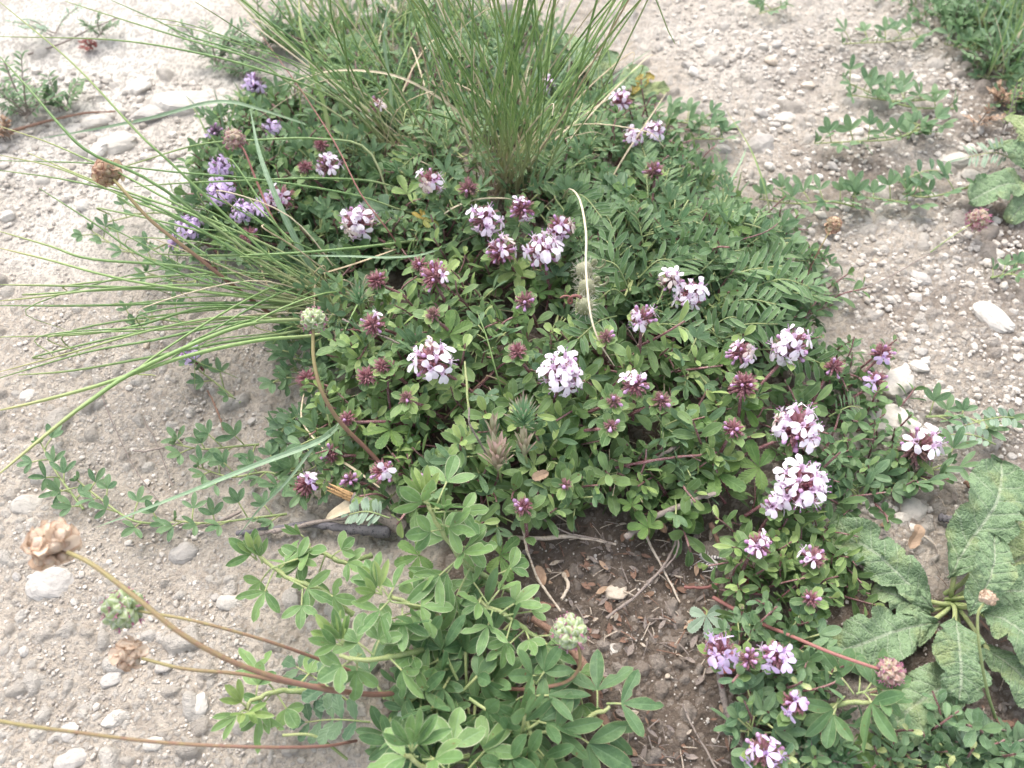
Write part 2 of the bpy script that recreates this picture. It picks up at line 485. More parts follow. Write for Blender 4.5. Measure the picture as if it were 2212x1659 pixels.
def ground_mat():
    m, nt, out = new_mat('chalky_soil')
    a = N(nt, "ShaderNodeAttribute", attribute_name="leafco")
    s = N(nt, "ShaderNodeSeparateXYZ")
    nt.links.new(a.outputs['Vector'], s.inputs[0])
    st, so, pa = s.outputs
    co = coord(nt)
    n0 = noise_n(nt, 22, 4, co)
    n1 = noise_n(nt, 160, 5, co, 0.65)
    n2 = noise_n(nt, 900, 4, co, 0.7)
    dust = mix_n(nt, n0, (0.485, 0.420, 0.345), (0.56, 0.497, 0.422))
    dust = mix_n(nt, math_n(nt, 'MULTIPLY', smooth_n(nt, n1, 0.40, 0.68), 0.5), dust, (0.285, 0.23, 0.18))
    dust = mix_n(nt, pa, dust, (0.72, 0.675, 0.61))
    soil = mix_n(nt, n1, (0.105, 0.080, 0.062), (0.205, 0.163, 0.130))
    fs = smooth_n(nt, math_n(nt, 'ADD', so, math_n(nt, 'MULTIPLY', math_n(nt, 'SUBTRACT', n0, 0.5), 0.7)), 0.15, 0.6)
    col = mix_n(nt, fs, dust, soil)
    sc = mix_n(nt, st, (0.30, 0.265, 0.225), (0.56, 0.525, 0.475))
    sc = mix_n(nt, math_n(nt, 'MULTIPLY', fs, 0.6), sc, (0.20, 0.15, 0.115))
    col = mix_n(nt, math_n(nt, 'MULTIPLY', smooth_n(nt, st, 0.05, 0.16), 0.72), col, sc)
    col = mix_n(nt, math_n(nt, 'MULTIPLY', smooth_n(nt, n2, 0.56, 0.74), 0.35), col, (0.17, 0.135, 0.11))
    col = mix_n(nt, math_n(nt, 'MULTIPLY', smooth_n(nt, n2, 0.44, 0.30), 0.3), col, (0.6, 0.56, 0.5))
    finish(nt, out, col, 0.92, 0.15, 0, bump=math_n(nt, 'ADD', math_n(nt, 'MULTIPLY', n1, 0.7), n2), bstr=1.0, bdist=0.0022)
    return m


G['ground'] = ground_mat()


def insect_mat():
    m, nt, out = new_mat('grasshopper_shell')
    x, y, r = leafco(nt)
    w = math_n(nt, 'SINE', math_n(nt, 'MULTIPLY', y, 26))
    col = mix_n(nt, math_n(nt, 'MULTIPLY', smooth_n(nt, w, 0.1, 0.5), r), (0.47, 0.44, 0.41), (0.09, 0.08, 0.10))
    n = noise_n(nt, 2500, 3, coord(nt))
    col = mix_n(nt, math_n(nt, 'MULTIPLY', smooth_n(nt, n, 0.5, 0.7), 0.4), col, (0.25, 0.22, 0.2))
    finish(nt, out, col, 0.5, 0.35)
    return m


G['insect'] = insect_mat()


def drop_mat():
    m, nt, out = new_mat('water_drop')
    p = N(nt, "ShaderNodeBsdfPrincipled")
    p.inputs['Base Color'].default_value = (1, 1, 1, 1)
    p.inputs['Roughness'].default_value = 0.02
    p.inputs['IOR'].default_value = 1.33
    p.inputs['Transmission Weight'].default_value = 1.0
    nt.links.new(p.outputs[0], out.inputs[0])
    return m


G['drop'] = drop_mat()


# ---------------------------------------------------------------- mesh building
def unit(v):
    v = np.asarray(v, float)
    n = np.linalg.norm(v)
    return v / n if n > 1e-9 else A([0, 0, 1.0])


def frame(d, up):
    """rotation with y along d and z near up"""
    y = unit(d)
    x = np.cross(y, up)
    if np.linalg.norm(x) < 1e-4:
        x = np.cross(y, A([0.3, 0.9, 0.2]))
    x = unit(x)
    return np.stack([x, y, np.cross(x, y)], 1)


def catmull(P, n):
    P = np.asarray(P, float)
    if len(P) == 2:
        t = np.linspace(0, 1, n)[:, None]
        return P[0] * (1 - t) + P[1] * t
    Q = np.vstack([2 * P[0] - P[1], P, 2 * P[-1] - P[-2]])
    seg = len(P) - 1
    u = np.linspace(0, seg - 1e-6, n)
    i = u.astype(int)
    t = (u - i)[:, None]
    a, b, c, d = Q[i], Q[i + 1], Q[i + 2], Q[i + 3]
    return 0.5 * ((2 * b) + (c - a) * t + (2 * a - 5 * b + 4 * c - d) * t * t + (3 * b - a - 3 * c + d) * t ** 3)


_GR = {}


def _quads(n, k):
    if (n, k) not in _GR:
        i, j = np.meshgrid(np.arange(n), np.arange(k - 1), indexing='ij')
        a = (i * k + j).ravel()
        _GR[(n, k)] = np.stack([a, a + 1, a + k + 1, a + k], 1)
    return _GR[(n, k)]


def leaf_shape(L, W, a=0.7, b=0.7, n=6, k=5, fold=0.25, curl=0.4, wave=0.0, teeth=0, tdepth=0.15, pet=0.0, notch=0.0, r=None, bump=0.0, bite=None):
    """one leaf from the origin along +y, face up +z"""
    t = np.linspace(0, 1, n + 1)
    s = np.linspace(-1, 1, k)
    tt = np.clip((t - pet) / (1 - pet), 0, 1)
    tm = a / (a + b)
    w = np.power(tt, a) * np.power(1 - tt, b) / (tm ** a * (1 - tm) ** b)
    w = np.maximum(w, 0.06 * (1 - tt)) * W * 0.5
    if teeth:
        saw = np.abs(((tt * teeth) % 1.0) - 0.5) * 2
        w = w * (1 - tdepth * saw)
    ang = -curl * t
    y = np.concatenate([[0], np.cumsum(np.cos((ang[1:] + ang[:-1]) / 2))]) * L / n
    z = np.concatenate([[0], np.cumsum(np.sin((ang[1:] + ang[:-1]) / 2))]) * L / n
    X = w[:, None] * s[None, :]
    if bite is not None:
        X = np.where(s[None, :] * bite[1] > 0, X * (1 - bite[2] * np.exp(-((t[:, None] - bite[0]) / 0.09) ** 2)), X)
    nz, ny = np.cos(ang)[:, None], -np.sin(ang)[:, None]
    off = fold * np.abs(X) + wave * W * np.sin(t * 9 + (r or 0) * 20)[:, None] * s[None, :]
    Y = y[:, None] + ny * off
    Z = z[:, None] + nz * off
    if notch:
        Y = Y - notch * L * (np.cos(s * pi / 2) ** 4)[None, :] * (t[:, None] ** 4)
    if bump:
        Z = Z + bump * fbm(X * 3.2 + 9, Y * 3.2 + (r or 0) * 30, 77, 2)
    V = np.stack([X, Y + 0 * X, Z], -1).reshape(-1, 3)
    rr = rng.random() if r is None else r
    C = np.stack([np.broadcast_to(s[None, :], X.shape), np.broadcast_to(t[:, None], X.shape), np.full(X.shape, rr)], -1).reshape(-1, 3)
    return V, _quads(n, k), C


class MB:
    def __init__(self):
        self.V, self.Q, self.C, self.M, self.n = [], [], [], [], 0

    def add(self, V, Q, C, mat=0):
        self.V.append(V)
        self.Q.append(Q + self.n)
        self.C.append(C)
        self.M.append(np.full(len(Q), mat, np.int32))
        self.n += len(V)

    def leaf(self, pos, d, up, L, W, mat=0, **kw):
        V, Q, C = leaf_shape(L, W, **kw)
        R = frame(d, up)
        self.add(V @ R.T + pos, Q, C, mat)

    def tube(self, path, r, sides=6, mat=0, flat=1.0, rv=None):
        P = np.asarray(path, float)
        n = len(P)
        r = np.broadcast_to(np.asarray(r, float), (n,))
        T = np.gradient(P, axis=0)
        T /= np.maximum(np.linalg.norm(T, axis=1, keepdims=True), 1e-9)
        u = np.cross(T[0], [0.12, 0.2, 1.0])
        u = unit(u)
        th = np.linspace(0, 2 * pi, sides + 1)
        V = np.empty((n, sides + 1, 3))
        for i in range(n):
            u = unit(u - T[i] * np.dot(u, T[i]))
            v = np.cross(T[i], u)
            V[i] = P[i] + r[i] * (np.cos(th)[:, None] * u + flat * np.sin(th)[:, None] * v)
        rr = rng.random() if rv is None else rv
        C = np.empty((n, sides + 1, 3))
        C[..., 0] = (th / pi - 1)[None, :] * 0.5
        C[..., 1] = np.linspace(0, 1, n)[:, None]
        C[..., 2] = rr
        self.add(V.reshape(-1, 3), _quads(n - 1, sides + 1), C.reshape(-1, 3), mat)

    def blob(self, pos, rad, axis=(0, 0, 1), stretch=1.0, mat=0, nu=6, nv=5, rv=None, ridge=0.0):
        """a closed ovoid along axis"""
        th = np.linspace(0, 2 * pi, nu + 1)
        ph = np.linspace(0, pi, nv + 1)
        rd = 1 + ridge * np.cos(4 * th)[None, :]
        X = np.sin(ph)[:, None] * np.cos(th)[None, :] * rd
        Y = -np.cos(ph)[:, None] * np.ones_like(th)[None, :] * stretch
        Z = np.sin(ph)[:, None] * np.sin(th)[None, :] * rd
        V = np.stack([X, Y, Z], -1).reshape(-1, 3) * rad
        R = frame(axis, A([0.2, 0.1, 1.0]))
        rr = rng.random() if rv is None else rv
        C = np.stack([np.broadcast_to(np.cos(2 * th)[None, :] * 0.9, X.shape), np.broadcast_to((ph / pi)[:, None], X.shape), np.full(X.shape, rr)], -1).reshape(-1, 3)
        self.add(V @ R.T + pos, _quads(nv, nu + 1), C, mat)

    def arrays(self):
        return np.vstack(self.V), np.vstack(self.Q), np.vstack(self.C), np.concatenate(self.M)

    def merge(self, arr, R, pos, shift=0.0, mat=None):
        V, Q, C, M = arr
        C2 = C.copy()
        C2[:, 2] = (C2[:, 2] + shift) % 1.0
        self.V.append(V @ R.T + pos)
        self.Q.append(Q + self.n)
        self.C.append(C2)
        self.M.append(M if mat is None else np.full(len(Q), mat, np.int32))
        self.n += len(V)


def mesh_from(name, arr, mats, origin=(0, 0, 0), smooth=True):
    V, Q, C, M = arr
    me = bpy.data.meshes.new(name)
    n, q = len(V), len(Q)
    me.vertices.add(n)
    me.vertices.foreach_set('co', ((V - A(origin)) * U).astype(np.float32).ravel())
    me.loops.add(q * 4)
    me.loops.foreach_set('vertex_index', Q.astype(np.int32).ravel())
    me.polygons.add(q)
    me.polygons.foreach_set('loop_start', np.arange(0, q * 4, 4, dtype=np.int32))
    me.polygons.foreach_set('material_index', M.astype(np.int32))
    me.polygons.foreach_set('use_smooth', np.full(q, smooth, bool))
    at_ = me.attributes.new('leafco', 'FLOAT_VECTOR', 'POINT')
    at_.data.foreach_set('vector', C.astype(np.float32).ravel())
    for k in mats:
        me.materials.append(G[k])
    me.update(calc_edges=True)
    return me


def obj(name, mb, mats, parent=None, data=None, origin=None):
    """one mesh object; its points are given in the scene's centimetres"""
    if isinstance(mats, str):
        mats = [mats]
    if data is None:
        org = A(parent['org'][:]) if (parent is not None and 'org' in parent) else (A([0, 0, 0]) if origin is None else A(origin))
        data = mesh_from(name, mb.arrays(), mats, org)
    o = bpy.data.objects.new(name, data)
    COL.objects.link(o)
    if parent is not None:
        o.parent = parent
    elif origin is not None:
        o.location = A(origin) * U
    return o


def tag(o, label, cat, group=None):
    o['label'] = label
    o['category'] = cat
    if group:
        o['group'] = group
    return o


ORG = {}


def thing(name, label, cat, loc=(0, 0, 0), group=None):
    o = bpy.data.objects.new(name, None)
    o.empty_display_size = 0.005
    COL.objects.link(o)
    o.location = A(loc) * U
    o['org'] = [float(v) for v in loc]
    ORG[o.name] = o
    return tag(o, label, cat, group)


def dup(root, loc, rotz=0.0, sc=1.0, tilt=(0, 0), label=None, group=None):
    r = root.copy()
    COL.objects.link(r)
    r.location = A(loc) * U
    r.rotation_euler = (tilt[0], tilt[1], rotz)
    r.scale = (sc, sc, sc)
    if label:
        r['label'] = label
    if group:
        r['group'] = group
    for ch in root.children:
        c = ch.copy()
        COL.objects.link(c)
        c.parent = r
        for gch in ch.children:
            d = gch.copy()
            COL.objects.link(d)
            d.parent = c
    return r


def in_poly(px, py, poly):
    c = False
    j = len(poly) - 1
    for i in range(len(poly)):
        xi, yi = poly[i]
        xj, yj = poly[j]
        if (yi > py) != (yj > py) and px < (xj - xi) * (py - yi) / (yj - yi) + xi:
            c = not c
        j = i
    return c


def sample(poly, n):
    P = A(poly)
    lo, hi = P.min(0), P.max(0)
    out = []
    while len(out) < n:
        p = rng.uniform(lo, hi)
        if in_poly(p[0], p[1], poly):
            out.append(p)
    return out


Z3 = A([0, 0, 1.0])
# ---------------------------------------------------------------- the ground
def build_ground():
    def axis(n_mid, n_out, grow):
        m = np.linspace(-1, 1, n_mid)
        st = (m[1] - m[0]) * np.cumsum(grow ** np.arange(1, n_out + 1))
        return np.concatenate([-1 - st[::-1], m, 1 + st])
    u = axis(1050, 42, 1.19)
    # rows: spacing grows with distance
    ys = [1.0]
    while ys[-1] < 64:
        d = math.hypot(ys[-1], CAM_H)
        ys.append(ys[-1] + d * d / 30.0 * 0.00135 * 1.05 + 0.006)
    ys = A(ys)
    st0 = (ys[1] - ys[0]) * np.cumsum(1.2 ** np.arange(1, 46))
    st1 = (ys[-1] - ys[-2]) * np.cumsum(1.2 ** np.arange(1, 42))
    yv = np.concatenate([ys[0] - st0[::-1], ys, ys[-1] + st1])
    half = np.where(yv > 1, 0.78 * (np.clip(yv, 1, 64) * cos(PITCH) + CAM_H * sin(PITCH)), 20.0)
    X = u[None, :] * half[:, None]
    Y = np.broadcast_to(yv[:, None], X.shape).copy()
    Zb = gbase(X, Y)
    px, py = project(X, Y, Zb)
    soil = blobmax(SOIL, X, Y, 0.7)
    pale = np.clip(blobmax(PALE, X, Y, 0.8), 0, 1)
    rightness = np.clip((px - 1300) / 500, 0, 1) * np.clip((1250 - py) / 300, 0, 1)
    edge = fbm(X / 5, Y / 5, 21, 3)
    pale = np.clip(pale + 0.5 * edge * (pale > 0.02), 0, 1)
    leftness = np.clip((640 - px) / 250, 0, 1)
    dens = np.clip(0.5 - 0.16 * leftness + 0.3 * rightness + 0.9 * fbm(X / 7, Y / 7, 5, 2) - 0.75 * pale, 0.04, 0.9)
    H1, C1 = stones(X, Y, 1.5, 100, 0.22 * dens, 0.22, 0.48)
    H2, C2 = stones(X, Y, 0.72, 200, 0.55 * dens, 0.22, 0.52)
    H3, C3 = stones(X, Y, 0.36, 300, 0.75 * dens, 0.22, 0.55)
    sf = np.clip(soil + 0.6 * edge, 0, 1)
    H4, C4 = stones(X, Y, 0.18, 400, 0.7 - 0.6 * sf, 0.25, 0.55)
    H3, C3 = H3 * (1 - 0.8 * (sf > 0.3) * (_hash(np.floor(X / 0.36), np.floor(Y / 0.36), 9) > 0.2)), C3
    rough = 0.16 * fbm(X / 0.8, Y / 0.8, 31, 4) + 0.05 * fbm(X / 0.13, Y / 0.13, 41, 2)
    rough = rough * (1 - 0.35 * pale) * (1 - 0.25 * leftness) * (1 + 0.9 * sf)
    crack = np.abs(fbm(X / 4.2, Y / 4.2, 61, 3))
    rough = rough - 0.14 * np.clip(1 - crack / 0.035, 0, 1) * pale
    H, Cc = H4, C4 * 0.75
    for h, c in ((H3, C3), (H2, C2), (H1, C1)):
        b = h > H + 0.012
        Cc = np.where(b, c, Cc)
        H = np.maximum(H, h)
    far = np.clip((np.maximum(np.abs(u)[None, :] - 1.6, 0) + np.maximum(np.abs(yv[:, None] - 32) - 40, 0) * 0.05), 0, 1)
    Zf = Zb + (H + rough) * (1 - far)
    V = np.stack([X, Y, Zf], -1).reshape(-1, 3)
    soil = np.maximum(soil, 0.30 * np.clip((px - 1380) / 350, 0, 1) * np.clip((py + 400) / 700, 0, 1) * (py < 1700))
    C = np.stack([np.where(H > 0.012, Cc, 0), np.clip(soil + 0.35 * edge * (soil > 0.02), 0, 1), pale], -1).reshape(-1, 3)
    n, k = X.shape
    Q = _quads(n - 1, k)
    me = mesh_from('ground', (V, Q, C, np.zeros(len(Q), np.int32)), ['ground'])
    o = bpy.data.objects.new('ground', me)
    COL.objects.link(o)
    o['kind'] = 'structure'
    o['label'] = 'pale chalky soil with gravel and a darker earthy patch'


build_ground()
# ---------------------------------------------------------------- grass tufts
def blade_mesh(path, r, mats, flat=1.0, broad=False, n=18):
    mb = MB()
    P = catmull(path, n)
    t = np.linspace(0, 1, n)
    if broad:
        T = np.gradient(P, axis=0)
        T /= np.linalg.norm(T, axis=1, keepdims=True)
        side = np.cross(T, unit(0.75 * unit(CAM - P[n // 2]) + 0.5 * Z3))
        side /= np.maximum(np.linalg.norm(side, axis=1, keepdims=True), 1e-6)
        up = np.cross(side, T)
        w = r * np.power(np.clip(1 - t ** 3.0, 0, 1), 0.8) * (0.75 + 0.25 * np.clip(t * 5, 0, 1))
        s = np.linspace(-1, 1, 5)
        tw = 0.5 * np.sin(t * 3 + rng.random() * 6)
        sd = side * np.cos(tw)[:, None] + up * np.sin(tw)[:, None]
        V = P[:, None, :] + sd[:, None, :] * (w[:, None] * s[None, :])[..., None] + up[:, None, :] * (0.35 * w[:, None] * np.abs(s)[None, :])[..., None]
        C = np.stack([np.broadcast_to(s, (n, 5)), np.broadcast_to(t[:, None], (n, 5)), np.full((n, 5), rng.random())], -1)
        mb.add(V.reshape(-1, 3), _quads(n - 1, 5), C.reshape(-1, 3))
    else:
        rad = 1.3 * r * (0.75 + 0.35 * np.sin(np.clip(t * 1.6, 0, 1) * pi * 0.5)) * np.power(np.clip(1.02 - t, 0, 1), 0.35)
        mb.tube(P, rad, 5, flat=0.7)
    return mb


def add_blade(parent, pts, r, mat='grass', broad=False, name='blade', n=18):
    """pts: (px, py, height above ground) along the blade"""
    path = [at(px, py, z) for px, py, z in pts]
    return obj(name, blade_mesh(path, r, mat, broad=broad, n=n), mat, parent)


tuftA = thing('grass_tuft', 'tall upright tuft of wiry grass rising behind the flowering mat', 'grass tuft', onground(1095, 425), 'wiry grass tufts')
tuftB = thing('grass_tuft', 'wiry grass tuft leaning back and away beside the upright tuft', 'grass tuft', onground(890, 362), 'wiry grass tufts')
tuftC = thing('grass_tuft', 'wiry grass tuft fanning out flat over the bare path', 'grass tuft', onground(735, 660), 'wiry grass tufts')


def rand_blades(parent, n, bx, by, bs, tops, hz, r=(0.028, 0.055), dry=0.1, bow=0.5, over=1.25):
    for i in range(n):
        x0, y0 = bx + rng.normal(0, bs[0]), by + rng.normal(0, bs[1])
        tx, ty = tops()
        B = onground(x0, y0, 0.4)
        h = rnd(*hz)
        T = at(tx, ty, h)
        M = B * 0.52 + T * 0.48 + A([0, 0, bow * rnd(0.3, 1.6)])
        M[:2] = M[:2] + rng.normal(0, 0.5, 2)
        E = T + (T - M) * (over - 1) * 2 + A([rng.normal(0, 0.4), rng.normal(0, 0.4), -rnd(0, 1.5)])
        d = rng.random() < dry
        if rng.random() < (0.04 if hz[1] > 12 else 0.16):                      # some blades are bent over
            E = T + A([rng.normal(0, 1.6), rng.normal(0, 1.2), -rnd(1.0, 3.0)])
        obj('blade', blade_mesh([B, M, T, E], rnd(*r) * (0.8 if d else 1), None), 'straw' if d else 'grass', parent)


rand_blades(tuftA, 66, 1100, 416, (36, 18), lambda: (rnd(880, 1430), rnd(-60, 60)), (9.5, 15), r=(0.030, 0.054), dry=0.10, bow=0.4)
rand_blades(tuftA, 18, 1105, 410, (50, 24), lambda: (rnd(900, 1420), rnd(90, 320)), (3, 9), dry=0.6, bow=0.8, over=1.05)
rand_blades(tuftB, 22, 890, 352, (46, 20), lambda: (rnd(440, 980), rnd(-60, 90)), (6, 12), r=(0.03, 0.056), dry=0.18, bow=0.7)
rand_blades(tuftB, 14, 880, 350, (60, 26), lambda: (rnd(640, 960), rnd(60, 260)), (3.5, 8), dry=0.35, bow=0.8, over=1.05)
for tf_, bx_, by_ in ((tuftA, 1100, 412), (tuftB, 890, 352), (tuftC, 738, 662)):
    rand_blades(tf_, 18, bx_, by_, (44, 20), lambda: (bx_ + rng.normal(0, 75) - (60 if bx_ < 800 else 0), by_ + rnd(-120, 30)), (1.0, 3.4), dry=0.85, bow=0.5, over=1.0)
# long blades that can be told apart, leaning out to the left
LONG_B = [
    [(860, 345, 1.2), (740, 222, 5), (560, 150, 7.5), (410, 111, 8.3), (240, 86, 8.6), (0, 79, 8.5)],
    [(870, 340, 1.2), (640, 190, 6), (550, 130, 7.2), (400, 84, 7.8), (270, 44, 8.0), (140, 2, 8)],
    [(885, 345, 1.2), (700, 190, 6), (520, 113, 7.2), (410, 78, 7.8), (330, 40, 8.2), (239, 0, 8.5)],
    [(900, 350, 1.2), (760, 190, 6.5), (640, 90, 9), (560, 30, 10), (500, -20, 10.5)],
    [(960, 480, 1.3), (870, 455, 3), (760, 420, 4.4), (560, 388, 5.5), (380, 372, 6.5), (200, 353, 7), (0, 347, 7)],
    [(975, 470, 1.3), (840, 400, 3.4), (700, 385, 4.6), (560, 389, 5.2), (400, 395, 5.6), (290, 403, 5.6)],
    [(1000, 512, 1.5), (900, 520, 2.8), (760, 536, 3.8), (610, 548, 4.4), (450, 552, 4.4), (330, 548, 4)],
    [(860, 500, 1.3), (800, 330, 4.4), (690, 300, 5), (560, 302, 5), (430, 312, 4.6), (300, 350, 4), (230, 372, 3.2)],
]
for p in LONG_B:
    add_blade(tuftB, p, rnd(0.056, 0.074), 'grass', n=26)
LONG_C = [
    [(730, 660, 1), (660, 610, 3), (581, 553, 4.8), (376, 359, 8.5), (301, 290, 9.5), (157, 137, 11), (0, 5, 12)],
    [(740, 645, 1), (640, 560, 3.5), (400, 450, 6.5), (270, 380, 7.6), (190, 345, 8), (100, 306, 8.2), (0, 273, 8.2)],
    [(735, 650, 1), (600, 590, 3.5), (420, 490, 6), (280, 430, 7.2), (130, 365, 8), (0, 335, 8.2)],
    [(745, 660, 1), (600, 600, 3.2), (440, 500, 6), (300, 430, 7), (150, 390, 7.4), (0, 368, 7.4)],
    [(730, 655, 1), (560, 560, 4), (340, 400, 8), (195, 330, 9.3), (130, 270, 10), (70, 200, 10.6), (0, 122, 11)],
    [(735, 655, 1), (560, 640, 3.2), (340, 570, 5.2), (200, 480, 6.4), (85, 407, 7)],
    [(740, 660, 1), (600, 640, 2.8), (420, 580, 4.4), (200, 560, 5.2), (110, 532, 5.5), (0, 500, 5.6)],
    [(735, 665, 1), (600, 650, 2.8), (300, 610, 5), (100, 560, 5.8), (0, 536, 6)],
    [(735, 665, 1), (560, 640, 3), (300, 622, 4.6), (120, 617, 5), (0, 615, 5.2)],
    [(740, 668, 1), (580, 630, 3), (420, 616, 4.2), (220, 625, 5), (90, 641, 5.2), (0, 650, 5.2)],
    [(740, 668, 1), (600, 655, 2.6), (380, 655, 4), (180, 660, 4.6), (0, 660, 4.8)],
    [(740, 670, 1), (600, 665, 2.6), (440, 665, 3.6), (300, 702, 4), (180, 722, 4.2), (0, 728, 4.2)],
    [(745, 680, 1), (640, 690, 2.2), (480, 685, 3.6), (320, 715, 4.2), (160, 760, 4.4), (0, 803, 4.4)],
    [(745, 682, 1), (650, 698, 2.2), (520, 695, 3.4), (330, 735, 4.2), (190, 760, 4.4), (0, 816, 4.6)],
    [(745, 690, 1), (690, 722, 2.4), (560, 735, 4.2), (400, 770, 5.6), (220, 830, 6.6), (80, 868, 7), (0, 886, 7.2)],
    [(745, 690, 1), (640, 690, 3), (513, 706, 4.6), (308, 793, 6.4), (191, 868, 7.2), (110, 930, 7.6), (0, 1022, 8)],
    [(740, 680, 1), (640, 715, 2.2), (480, 740, 3), (330, 770, 3.4), (160, 800, 3.4), (40, 810, 3.2)],
    [(735, 655, 1), (590, 560, 3.6), (430, 470, 5.4), (320, 430, 6), (190, 385, 6.4), (60, 330, 6.4)],
]
for i, p in enumerate(LONG_C):
    add_blade(tuftC, p, 0.09 if i in (14, 15) else rnd(0.052, 0.074), 'grass', n=26)
rand_blades(tuftC, 26, 735, 660, (40, 30), lambda: (rnd(60, 560), rnd(430, 800)), (2.5, 5.5), dry=0.22, bow=0.7, over=1.0)
rand_blades(tuftC, 12, 735, 650, (40, 30), lambda: (rnd(250, 640), rnd(340, 560)), (4, 7), dry=0.2, bow=0.9, over=1.0)
rand_blades(tuftC, 9, 750, 685, (40, 26), lambda: (rnd(560, 800), rnd(600, 800)), (1.2, 3), dry=0.6, bow=0.7, over=1.0)

# broad bluish blades of another grass
BROAD = [
    ('bluish flat grass blade standing up through the lilac thyme', [(720, 640, 0.8), (680, 590, 2.2), (640, 520, 3.6), (598, 430, 5), (560, 330, 6), (540, 232, 6.6)], 0.155),
    ('bluish flat grass blade pointing out over the white rocks, bent at its joint', [(660, 268, 3.4), (560, 236, 5), (500, 221, 5.6), (440, 224, 5.7), (330, 254, 5.5), (200, 280, 4.9), (70, 302, 4)], 0.10),
    ('pale bluish grass blade lying outward below the burnet stem', [(745, 905, 2.6), (690, 952, 3.2), (560, 1002, 3.4), (420, 1058, 2.6), (300, 1105, 1.6), (205, 1140, 0.8)], 0.11),
    ('thin bluish grass blade forking down toward the dead stick', [(735, 912, 2.8), (685, 957, 3.1), (620, 1040, 2.8), (560, 1100, 2.2), (510, 1165, 1.2)], 0.06),
    ('flat grass blade lying across the thyme between two white heads', [(1010, 505, 2.2), (930, 545, 3.4), (850, 556, 4), (740, 553, 4.2), (620, 552, 4)], 0.075),
    ('arching yellowed grass blade in front of the upright tuft', [(1060, 350, 2), (1010, 262, 4.6), (930, 200, 6), (840, 160, 6.6), (728, 152, 6.2), (650, 170, 5.4), (595, 188, 4.6)], 0.06),
    ('broad green blade poking up at the far edge of the tufts', [(720, 330, 1.5), (700, 230, 4), (675, 150, 6), (650, 60, 7.5), (645, -20, 8.4)], 0.11),
    ('broad pale blade between the two tall tufts', [(850, 300, 1.5), (842, 180, 5), (830, 90, 7), (838, 0, 8.5)], 0.10),
    ('small flat blade at the gravel edge behind the vetch', [(1540, 480, 1), (1560, 430, 1.8), (1600, 350, 2.4), (1612, 320, 2.4)], 0.07),
    ('thin grass shoot standing in the gravel by the vetch', [(1665, 470, 0.6), (1650, 400, 2), (1620, 320, 2.8), (1565, 232, 3.2)], 0.045),
]
for lab, pts, r in BROAD:
    path = [at(*p) for p in pts]
    m = 'straw' if 'yellowed' in lab else ('grass' if 'green' in lab or 'shoot' in lab else 'grass_blue')
    o = obj('grass_leaf', blade_mesh(path, r, None, broad=True, n=26), m, None, origin=path[0])
    tag(o, lab, 'grass blade')
STRAWS = [
    ('pale dry straw bowed over two thyme heads', [(945, 472, 3.6), (985, 446, 4.2), (1035, 430, 4.4), (1085, 428, 4), (1110, 432, 3.4)], 0.05, 'straw'),
    ('drooping culm that fades from green to white above the hairy pods', [(1215, 430, 3), (1230, 408, 5), (1252, 430, 6), (1266, 500, 6.6), (1266, 580, 6.6), (1276, 680, 6.2), (1296, 740, 5.6), (1327, 790, 4.8)], 0.045, 'straw'),
    ('thin green culm slanting over the spurge tips', [(1097, 895, 2.4), (1082, 840, 4.2), (1068, 790, 5.2), (1050, 725, 5.8), (1030, 672, 6)], 0.04, 'young'),
    ('brown straw lying on the thyme below the blade joint', [(700, 590, 2.6), (760, 572, 3.2), (815, 553, 3.6), (850, 540, 3.6)], 0.05, 'straw'),
    ('bent dry straw beside the pink burnet head', [(660, 830, 1.2), (652, 905, 1.8), (690, 960, 2.2), (720, 990, 2)], 0.035, 'straw'),
    ('pale bent stalk leaning across the thyme above the split stick', [(715, 985, 1.8), (760, 1010, 2.2), (830, 1060, 2)], 0.05, 'straw'),
    ('brown wiry stalk crossing behind the white thyme heads', [(880, 560, 2), (840, 500, 4), (780, 420, 5), (735, 330, 5.6), (700, 270, 5.8), (640, 180, 6.2), (560, 70, 7)], 0.045, 'redstem'),
    ('straw crossing the gap in the mat under the white thyme', [(930, 520, 1.6), (970, 498, 2), (1020, 500, 2.2), (1060, 515, 2)], 0.035, 'straw'),
    ('dry straw leaning at the back of the tufts', [(1060, 440, 1.5), (1010, 300, 4), (985, 215, 5.5)], 0.05, 'straw'),
    ('long straw crossing the upright tuft to the yellow leaf', [(1120, 400, 1.4), (1180, 320, 2.4), (1260, 250, 3), (1320, 210, 3)], 0.04, 'straw'),
    ('white straw upright at the edge of the gravel', [(1290, 470, 1), (1330, 370, 2.6), (1400, 260, 4.2), (1440, 200, 5)], 0.04, 'straw'),
]
for lab, pts, r, m in STRAWS:
    path = [at(*p) for p in pts]
    o = obj('straw' if m == 'straw' else 'stalk', blade_mesh(path, r, None, n=22), m, None, origin=path[0])
    tag(o, lab, 'straw' if m == 'straw' else 'stalk')


